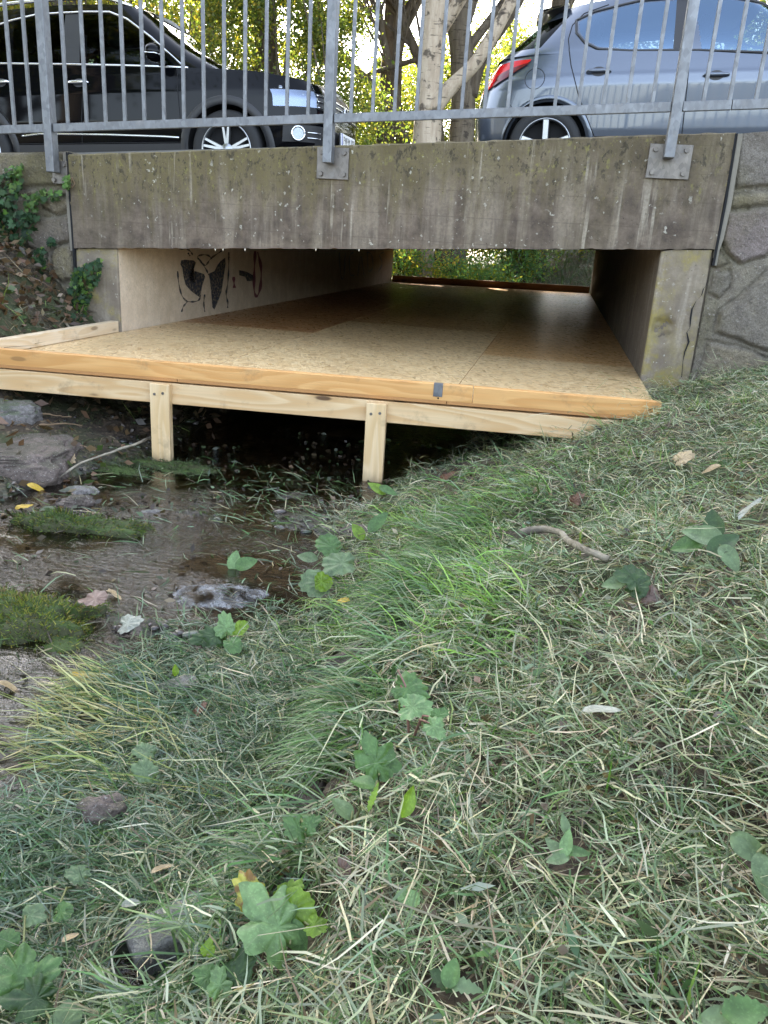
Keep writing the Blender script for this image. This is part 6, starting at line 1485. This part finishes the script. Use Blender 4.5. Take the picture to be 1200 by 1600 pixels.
# ------------------------------------------------------------------ ivy on the left wall
def ivy(label, polys, n, size, seed, pal=None, out=.05):
    r = np.random.default_rng(seed); P = []
    allp = np.array([q for p in polys for q in p]); lo, hi = allp.min(0), allp.max(0)
    while len(P) < n:
        a = r.uniform(lo, hi)
        if any(in_poly(np.array([a[0]]), np.array([a[1]]), p)[0] for p in polys): P.append(at_y(a[0], a[1], YW - .015 - abs(r.normal()) * out))
    P = np.array(P); t = thing('ivy', label, 'plant', tuple(P[P[:, 2].argmin()]), 'ivy on the stone wall')
    # five pointed leaf outline as a fan
    ph = np.array([-180, -150, -110, -80, -50, -25, 0, 25, 50, 80, 110, 150]) * math.pi / 180; ra = np.array([.15, .55, .62, .45, .72, .5, 1.0, .5, .72, .45, .62, .55])
    base = np.stack([ra * np.cos(ph), ra * np.sin(ph), -.12 * ra ** 2], 1); base = np.concatenate([[[0, 0, .03]], base]); nb = len(base)
    V, F, C = [], [], []
    for i, p in enumerate(P):
        s = size * r.uniform(.55, 1.2); down = r.normal(-90, 50) * math.pi / 180
        M = Matrix.Rotation(r.normal(0, .5), 3, 'Z') @ Matrix.Rotation(R(90) + r.normal(-.35, .4), 3, 'X') @ Matrix.Rotation(down, 3, 'Z')
        V.append(base * s @ np.array(M).T + p); F += [(i * nb, i * nb + 1 + j, i * nb + 1 + (j + 1) % 12) for j in range(12)]
    cols = np.repeat(leafcol(len(P), pal or [(.018, .045, .018), (.03, .065, .025), (.05, .10, .04), (.10, .17, .03)], (5, 4, 2, .6), r=r), nb, 0)
    mesh_np('leaves', np.concatenate(V), np.array(F), MAT['leaf_low'], t, False, cols)
    sp = []
    for k in range(max(3, n // 40)):
        i = r.integers(len(P)); d = P[np.argsort(np.linalg.norm(P - P[i], axis=1))[:30:7]]; q = np.copy(d); q[:, 1] = YW - .02
        if len(q) > 2: sp.append((q, .003))
    VV, FF, o_ = [], [], 0
    for p_, r_ in sp:
        v, f = tube_vf(p_, r_, 5); VV.append(v); FF += [tuple(a + o_ for a in q) for q in f]; o_ += len(v)
    mesh_pd('vines', np.concatenate(VV), FF, MAT['stick_brown'], t, True)
    return t
ivy('dense dark ivy curtain at the far left of the stone wall', [[(-60, 290), (8, 268), (30, 290), (28, 330), (60, 335), (52, 360), (38, 392), (20, 410), (10, 440), (-60, 470)]], 680, .034, 1)
ivy('thin ivy trail climbing the wall below the left railing post', [[(8, 262), (36, 258), (34, 300), (12, 300)], [(60, 296), (96, 300), (90, 312), (50, 318)], [(36, 304), (60, 304), (58, 330), (40, 330)]], 150, .028, 2, [(.05, .10, .03), (.08, .15, .03), (.03, .06, .02), (.12, .2, .04)])
ivy('ivy clump growing in the corner of the left abutment', [[(116, 420), (132, 415), (158, 405), (155, 440), (138, 470), (132, 500), (120, 518), (100, 500), (108, 460)]], 320, .029, 3, [(.02, .05, .02), (.04, .08, .03), (.08, .15, .03), (.14, .24, .04)])
ivy('ivy strand hanging in the middle of the left stone wall', [[(52, 392), (68, 386), (72, 405), (62, 440), (50, 440), (56, 410)], [(76, 370), (84, 370), (84, 384), (74, 384)]], 100, .028, 4)
ivy('ivy sprawling over the leaf litter at the wall foot', [[(-60, 440), (40, 430), (66, 450), (90, 480), (128, 500), (124, 522), (70, 520), (50, 480), (-10, 470), (-60, 490)]], 320, .035, 5, None, .14)
ivy('tiny ivy sprig in the joint beside the left base plate', [[(98, 276), (108, 276), (108, 294), (98, 292)]], 36, .024, 6, [(.06, .12, .03), (.10, .18, .04)])
# ------------------------------------------------------------------ grass, cut hay, litter
MAT['grass'] = leafmat('grass_blade', trans=.20, tcol=1.5, rough=.38, spec=.5)
CT = CAMR.T
def proj(P):
    q = P @ CAMR; d = -q[:, 2]; d = np.where(d > .05, d, .05); return 600 + q[:, 0] / d * FPX, 800 - q[:, 1] / d * FPX
def blades(root, L, W, az, e0, droop, col, r, roll=1.0, ns=4):
    n = len(root); t = np.linspace(0, 1, ns); pts = [root]
    seg = L / (ns - 1)
    for k in range(1, ns):
        e = e0 - droop * (t[k] + t[k - 1]) / 2; a = az + .15 * k * r.normal(size=n) * .5
        pts.append(pts[-1] + np.stack([np.cos(a) * np.cos(e), np.sin(a) * np.cos(e), np.sin(e)], 1) * seg[:, None])
    # keep blades above the ground
    for k in range(1, ns):
        g = H(pts[k][:, 0], pts[k][:, 1]) + .004; pts[k][:, 2] = np.maximum(pts[k][:, 2], g)
    hz = np.stack([-np.sin(az), np.cos(az), np.zeros(n)], 1); hz = hz + roll * r.normal(size=(n, 3)) * .5; hz /= np.linalg.norm(hz, axis=1)[:, None]
    wk = np.array([.75, 1.0, .75, .08]) if ns == 4 else np.array([1, .8, .1]) if ns == 3 else np.linspace(1, .1, ns)
    V = np.stack([np.stack([pts[k] - hz * (W * wk[k] / 2)[:, None], pts[k] + hz * (W * wk[k] / 2)[:, None]], 1) for k in range(ns)], 1)  # n,ns,2,3
    V = V.reshape(-1, 3); b = (np.arange(n) * ns * 2)[:, None]; q = []
    for k in range(ns - 1): q.append(b + np.array([2 * k, 2 * k + 1, 2 * k + 3, 2 * k + 2])[None])
    return V, np.concatenate(q), np.repeat(col, ns * 2, 0)
def scatter(n, x0, x1, y0, y1, r, near=1.2):
    # more per square metre close to the path side, thinning with distance
    P = np.empty((0, 2))
    while len(P) < n:
        x = r.uniform(x0, x1, n); y = r.uniform(y0, y1, n); k = r.uniform(size=n) < np.clip((near / np.maximum(y, .3)) ** 1.1, .12, 1); P = np.concatenate([P, np.stack([x, y], 1)[k]])
    return P[:n]
def bank_d(x, y): return x - np.interp(y, *_toeR)
G = lambda px, py, cx, cy, rx, ry: np.exp(-(((px - cx) / rx) ** 2 + ((py - cy) / ry) ** 2))
def rootz(P, lift=0): return np.stack([P[:, 0], P[:, 1], H(P[:, 0], P[:, 1]) + lift], 1)
def cull(v, f, c):
    # blades lying over a leaf, a twig or a bare stone are taken away
    k = len(v) // (f.max() + 1) if False else None
    q = v @ CAMR; dep = np.maximum(-q[:, 2], .05); px = 600 + q[:, 0] / dep * FPX; py = 800 - q[:, 1] / dep * FPX
    bad = np.zeros(len(v), bool); o_ = np.argsort(px); ps = px[o_]
    for a, b, cc, dd in CLEAR:
        rr = max(cc, 5) * 1.0; i0, i1 = np.searchsorted(ps, (a - rr, a + rr)); ix = o_[i0:i1]
        h = ((px[ix] - a) ** 2 + (py[ix] - b) ** 2 < rr * rr) & (dep[ix] < dd + .05); bad[ix[h]] = True
    nv = 8 if len(v) % 8 == 0 and len(f) * 8 == len(v) * 3 else 6 if len(f) * 6 == len(v) * 2 else 4
    bb = bad.reshape(-1, nv).any(1) & (r.uniform(size=len(v) // nv) < .94); kv = np.repeat(~bb, nv); rm = np.cumsum(kv) - 1
    kf = kv[f[:, 0]]; return v[kv], rm[f[kf]], c[kv]
def addgrass(name, sets, mat='grass'):
    V, F, C, o = [], [], [], 0
    for v, f, c in [cull(*q) for q in sets]: V.append(v); F.append(f + o); C.append(c); o += len(v)
    ob = mesh_np(name, np.concatenate(V), np.concatenate(F), MAT[mat], None, True, np.concatenate(C)); tag(ob, kind='stuff'); return ob
r = np.random.default_rng(77)
HAY = [(.20, .24, .14), (.31, .325, .20), (.46, .41, .26), (.105, .175, .06), (.21, .16, .095), (.05, .08, .03), (.52, .48, .34)]
GRN = [(.075, .16, .028), (.11, .22, .035), (.05, .11, .025), (.16, .27, .05), (.12, .17, .085), (.26, .25, .11)]
# 1 cut hay thatch: short pieces lying every way
def hay(n, wts, Lr, e_s, lift, box=(-.75, 2.4, .15, 4.72), wid=(.0016, .0042), pal=HAY, mask=None):
    P = scatter(n, *box, r); d = bank_d(P[:, 0], P[:, 1]); k = d > -.02 + .05 * r.normal(size=n); P = P[k]
    R3 = rootz(P); px, py = proj(R3)
    dens = 1 - .75 * G(px, py, 760, 730, 170, 50) - .3 * G(px, py, 1120, 640, 120, 45) - .45 * G(px, py, 700, 930, 120, 90)
    clump = .75 + .55 * fbm(P[:, 0] * 5, P[:, 1] * 5, 8, 3)
    k = r.uniform(size=len(P)) < dens * clump * 1.25
    k &= clearmask(R3)
    P = P[k]; R3 = R3[k]; n = len(P); R3[:, 2] += np.abs(r.normal(size=n)) * lift * (.5 + 1.5 * sstep(-.2, .5, fbm(P[:, 0] * 6, P[:, 1] * 6, 8, 3)))
    L = r.uniform(*Lr, n) * (1 + .6 * (r.uniform(size=n) < .12)); W = r.uniform(*wid, n)
    col = leafcol(n, pal, wts, .3, r)
    return blades(R3, L, W, r.uniform(0, 6.283, n), r.normal(.12, e_s, n), r.normal(.25, .5, n), col, r, 1.6)
def clearmask(R3, soft=.6):
    px, py = proj(R3); k = np.ones(len(R3), bool)
    for a, b, c, _d in CLEAR:
        k &= ~((((px - a) / (c * .9 + 3)) ** 2 + ((py - b - c * .3) / (c * .9 + 6)) ** 2 < 1) & (r.uniform(size=len(R3)) < soft))
    return k
def under(px, py): return (px > -400)
addgrass('cut_grass', [hay(125000, (3.6, 2.6, 1.2, 4.2, 1.5, 3.2, .3), (.02, .085), .28, .014, wid=(.0014, .0042)), hay(100000, (4, 4.2, 2.8, 3.4, 1.2, 1.4, .9), (.018, .075), .35, .030, wid=(.0013, .0040)), hay(9000, (2, 3, 3, 1.5, 1, .2, .8), (.06, .15), .25, .036, wid=(.0013, .0032))])
# 2 living short grass tufts on the right bank
def tufts(nt, per, Lr, box, pal, wts, wsel, lean=None, e0=(1.15, .3), wid=(.0018, .0038), droop=(.7, .4), az_s=6.0, spread=.02):
    P = scatter(nt, *box, r); d = bank_d(P[:, 0], P[:, 1]); P = P[d > .0]; px, py = proj(rootz(P)); k = (r.uniform(size=len(P)) < wsel(px, py, P)) & clearmask(rootz(P), .7); P = P[k]; n = len(P) * per
    Q = np.repeat(P, per, 0) + r.normal(size=(n, 2)) * spread; ta = r.uniform(0, 6.283, len(P)) if lean is None else None
    az = r.uniform(0, 6.283, n) if lean is None else lean + r.normal(size=n) * az_s
    tint = np.repeat(r.uniform(.75, 1.25, (len(P), 1)), per, 0)
    return blades(rootz(Q, -.004), r.uniform(*Lr, n), r.uniform(*wid, n), az, r.normal(*e0, n), r.normal(*droop, n), np.clip(leafcol(n, pal, wts, .25, r) * tint, 0, 1), r, .8)
addgrass('short_grass', [tufts(2600, 11, (.03, .085), (-.5, 2.4, .15, 4.7), GRN, (3, 2.5, 2, 1, 3, 1.5), lambda px, py, P: np.clip(.35 + .8 * fbm(P[:, 0] * 3, P[:, 1] * 3, 2, 3) - .5 * G(px, py, 760, 730, 170, 40), 0, 1)),
                         tufts(500, 14, (.04, .10), (-.3, 2.4, 1.0, 4.7), [(.22, .25, .08), (.30, .30, .13), (.15, .22, .04)], (3, 2, 3), lambda px, py, P: np.clip(.2 + .9 * fbm(P[:, 0] * 2.2, P[:, 1] * 2.2, 5, 3), 0, 1))])
# 3 long lush grass combed down over the bank edge
LEAN = R(205)
lush = lambda px, py, P: np.clip(1.35 * (.75 * G(px, py, 735, 930, 105, 85) + .55 * G(px, py, 625, 910, 70, 50) + .4 * G(px, py, 640, 830, 50, 35) + .45 * G(px, py, 560, 985, 80, 40)) * (.45 + 1.1 * vnoise(P[:, 0] * 9, P[:, 1] * 9, 4)), 0, 1)
P = np.stack([np.zeros(1500), r.uniform(.45, 2.5, 1500)], 1); P[:, 0] = np.interp(P[:, 1], *_stepX) + r.uniform(-.03, .11, 1500)
k = (r.uniform(size=1500) < .25 + 1.1 * vnoise(P[:, 0] * 0 + 2, P[:, 1] * 5, 3)) & clearmask(rootz(P), .7); P = P[k]; per = 8; n = len(P) * per; Q = np.repeat(P, per, 0) + r.normal(size=(n, 2)) * .022
drape = blades(rootz(Q), r.uniform(.07, .20, n), r.uniform(.002, .0045, n), R(200) + r.normal(size=n) * .55, r.normal(.25, .3, n), r.normal(1.1, .4, n), leafcol(n, [(.08, .165, .04), (.12, .21, .06), (.05, .10, .03), (.18, .23, .13), (.28, .27, .16)], (4, 3, 3, 2, 1.5), .3, r), r, .9)
addgrass('long_grass', [drape, tufts(4600, 7, (.06, .17), (-.75, .9, 1.0, 3.2), [(.11, .22, .04), (.18, .32, .055), (.06, .12, .03), (.25, .40, .07), (.16, .23, .12), (.32, .31, .18)], (4, 4, 2.5, 2, 2.5, 1.2), lush, LEAN, (.50, .32), (.0022, .005), (.95, .45), .75, .03),
                        tufts(700, 6, (.10, .22), (-.6, .9, 2.2, 3.6), GRN, (3, 2, 3, 1, 3, 1), lambda px, py, P: np.clip(G(px, py, 800, 790, 110, 45) + G(px, py, 960, 760, 200, 80) * .25, 0, 1), LEAN, (.7, .3), (.003, .006), (1.4, .4), .6, .03)])
# 4 combed wet grass over the low margin and lower left
low_w = lambda px, py, P: np.clip(1.2 * G(px, py, 330, 1150, 200, 130) + 1.2 * G(px, py, 60, 1450, 220, 110) + 1.2 * G(px, py, 150, 1420, 220, 200) + .9 * G(px, py, 420, 1080, 120, 70) + .5 * G(px, py, 80, 1600, 200, 100) - 1.6 * G(px, py, 45, 1285, 95, 42) - .8 * G(px, py, 40, 1060, 130, 50), 0, 1)
def lowset(nt, per, Lr, pal, wts, e0, drp, wid, sel, lean=R(215), azs=.7, box=(-1.1, .0, .25, 2.1)):
    P = scatter(nt, *box, r); px, py = proj(rootz(P)); d = bank_d(P[:, 0], P[:, 1]); k = (r.uniform(size=len(P)) < sel(px, py, P)) & (d > np.where(py > 1330, -.6, -.16)) & clearmask(rootz(P), .7); P = P[k]; n = len(P) * per
    Q = np.repeat(P, per, 0) + r.normal(size=(n, 2)) * .025; R3 = rootz(Q); R3[:, 2] = np.maximum(R3[:, 2], WATER) + np.abs(r.normal(size=n)) * .012
    return blades(R3, r.uniform(*Lr, n), r.uniform(*wid, n), lean + r.normal(size=n) * azs, r.normal(*e0, n), r.normal(*drp, n), leafcol(n, pal, wts, .3, r), r, 1.0)
WETG = [(.055, .11, .045), (.09, .155, .075), (.15, .20, .135), (.035, .07, .025), (.24, .275, .19), (.09, .18, .045), (.36, .33, .22)]
addgrass('margin_grass', [lowset(4200, 7, (.04, .12), WETG, (4, 4, 4, 3, 2, 1.2, 1), (.18, .3), (.4, .5), (.0016, .004), low_w), lowset(4400, 7, (.03, .08), WETG, (3, 4, 4, 2, 3.5, 1, 1.5), (.2, .35), (.4, .6), (.0016, .0036), low_w, 0, 3.2),
                          lowset(1500, 6, (.06, .17), [(.34, .32, .12), (.45, .40, .19), (.24, .28, .08), (.14, .2, .05)], (3, 2, 3, 2), (.2, .25), (.3, .4), (.002, .0045), lambda px, py, P: np.clip(1.3 * G(px, py, 110, 1165, 170, 55) + .6 * G(px, py, 60, 1220, 120, 30) - 1.3 * G(px, py, 45, 1285, 80, 32), 0, 1), R(200), .5, (-1.3, -.3, .7, 1.8))])
# 5 straw, blades and weed on the wet gravel of the stream
P = scatter(11000, -2.2, -.4, 1.0, 4.2, r); R3 = rootz(P); R3[:, 2] = np.maximum(R3[:, 2], WATER + .004); px, py = proj(R3)
k = r.uniform(size=len(P)) < np.clip(.9 * G(px, py, 480, 800, 130, 60) + .8 * G(px, py, 520, 900, 80, 60) + .4 * G(px, py, 250, 1000, 120, 50) + .12 + .3 * G(px, py, 280, 740, 200, 40), 0, 1) * (P[:, 1] < 3.5); R3 = R3[k]; n = len(R3)
s1 = blades(R3, r.uniform(.02, .12, n), r.uniform(.002, .005, n), R(200) + r.normal(size=n) * 1.0, r.normal(.15, .3, n), r.normal(.3, .4, n), leafcol(n, [(.10, .17, .06), (.16, .22, .13), (.05, .09, .03), (.34, .29, .17), (.07, .05, .03)], (3, 3, 3, 1, 2), .3, r), r, 1.0)
Pd = np.stack([r.uniform(-2.2, -.4, 4200), r.uniform(1.1, 4.3, 4200)], 1); Rd = rootz(Pd, .004); Rd[:, 2] = np.maximum(Rd[:, 2], WATER + .004); px, py = proj(Rd)
k = (bank_d(Pd[:, 0], Pd[:, 1]) < .05) & (r.uniform(size=len(Pd)) < np.clip(.15 + .8 * fbm(Pd[:, 0] * 3, Pd[:, 1] * 3, 9, 3) + .5 * G(px, py, 450, 790, 150, 50), 0, 1)); Rd = Rd[k]
d1 = leafcards(Rd, .034, .020, leafcol(len(Rd), [(.035, .026, .018), (.075, .05, .03), (.03, .045, .016), (.16, .115, .07), (.09, .13, .06)], (5, 3, 3, .8, 1), r=r), .0, r)
addgrass('stream_weed', [s1, d1])
# moss and algae growing on the wet gravel bars
P = np.stack([r.uniform(-2.3, -.4, 60000), r.uniform(1.0, 4.3, 60000)], 1); R3 = rootz(P); px, py = proj(R3); d = bank_d(P[:, 0], P[:, 1])
k = (d < .08) & (R3[:, 2] > WATER - .012) & (fbm(P[:, 0] * 4, P[:, 1] * 4, 3, 4) + .5 * G(px, py, 250, 740, 200, 35) + .4 * G(px, py, 110, 800, 130, 60) + .4 * G(px, py, 80, 960, 140, 70) > .08); R3 = R3[k]; n = len(R3)
s1 = blades(R3, r.uniform(.006, .022, n), r.uniform(.0016, .0034, n), r.uniform(0, 6.28, n), r.normal(.8, .5, n), r.normal(.6, .4, n), leafcol(n, [(.045, .075, .02), (.08, .12, .025), (.03, .05, .018), (.14, .15, .04), (.07, .055, .03)], (4, 3, 4, 1, 2), .3, r), r, 1.0, 3)
addgrass('stream_moss', [s1])
# 6 brown litter behind the side board and on the left bank
P = np.stack([r.uniform(-4.2, -1.75, 5200), r.uniform(2.3, 4.71, 5200)], 1); R3 = rootz(P, .01); px, py = proj(R3)
k = r.uniform(size=len(P)) < np.where((P[:, 0] < -2.75), 1, .25 * (P[:, 0] < -1.85) ); R3 = R3[k]; n = len(R3); R3[:, 2] += np.abs(r.normal(size=n)) * .03
V1, F1, C1 = leafcards(R3, .06, .035, leafcol(n, [(.10, .06, .03), (.16, .10, .06), (.05, .035, .02), (.22, .16, .10), (.05, .08, .02)], (4, 3, 4, 1, 1), r=r), .1, r)
s2 = blades(R3[::3], r.uniform(.06, .22, len(R3[::3])), r.uniform(.002, .006, len(R3[::3])), r.uniform(0, 6.28, len(R3[::3])), r.normal(.2, .3, len(R3[::3])), r.normal(.3, .3, len(R3[::3])), leafcol(len(R3[::3]), [(.16, .11, .07), (.26, .2, .12), (.07, .05, .03), (.14, .2, .05)], (4, 2, 3, 1), r=r), r)
addgrass('leaf_litter', [(V1, F1, C1), s2])
# scattered crumbs of litter over the bank
P = scatter(5000, -.5, 2.2, .2, 4.7, r); R3 = rootz(P, .006); px, py = proj(R3); n = len(P); R3[:, 2] += np.abs(r.normal(size=n)) * .012
V1, F1, C1 = leafcards(R3, .022, .013, leafcol(n, [(.10, .065, .035), (.20, .14, .08), (.04, .03, .02), (.12, .15, .08), (.3, .26, .18)], (4, 2, 3, 2, 1), r=r), .0, r)
P = scatter(2600, -.45, 2.2, .25, 4.6, r); k = r.uniform(size=len(P)) < .3 + .9 * fbm(P[:, 0] * 3, P[:, 1] * 3, 3, 3); P = P[k]; R3 = rootz(P, .02); R3[:, 2] += np.abs(r.normal(size=len(P))) * .014; R3 = R3[clearmask(R3)]; n = len(R3)
V2, F2, C2 = leafcards(R3, .042, .012, leafcol(n, [(.14, .20, .12), (.22, .28, .19), (.07, .13, .05), (.10, .19, .05), (.26, .21, .12)], (4, 3, 3, 2, 1.2), r=r), .05, r)
addgrass('bank_litter', [(V1, F1, C1), (V2, F2, C2)])
# grass on the far bank beyond the tunnel and rough grass elsewhere
P = np.stack([r.uniform(-5, 3, 9000), r.uniform(13.8, 21, 9000)], 1); d = (P[:, 0] - np.interp(P[:, 1], *_toeR)); dl = np.interp(P[:, 1], *_toeL) - P[:, 0]; P = P[(d > 0) | (dl > 0)]; n = len(P)
s1 = blades(rootz(P), r.uniform(.12, .4, n), r.uniform(.006, .014, n), r.uniform(0, 6.28, n), r.normal(1.0, .4, n), r.normal(1.0, .4, n), leafcol(n, [(.06, .11, .03), (.10, .15, .05), (.2, .17, .1), (.04, .08, .03)], (3, 3, 1.5, 3), r=r), r)
P = np.stack([np.concatenate([r.uniform(1.2, 6, 9000), r.uniform(-7, -2.6, 5000)]), np.concatenate([r.uniform(-.5, 4.7, 9000), r.uniform(-.5, 3.2, 5000)])], 1); n = len(P)
s2 = blades(rootz(P), r.uniform(.08, .22, n), r.uniform(.003, .006, n), r.uniform(0, 6.28, n), r.normal(.8, .4, n), r.normal(1.0, .4, n), leafcol(n, GRN, (3, 2.5, 2, 1, 3, 1.5), r=r), r)
addgrass('rough_grass', [s1, s2])
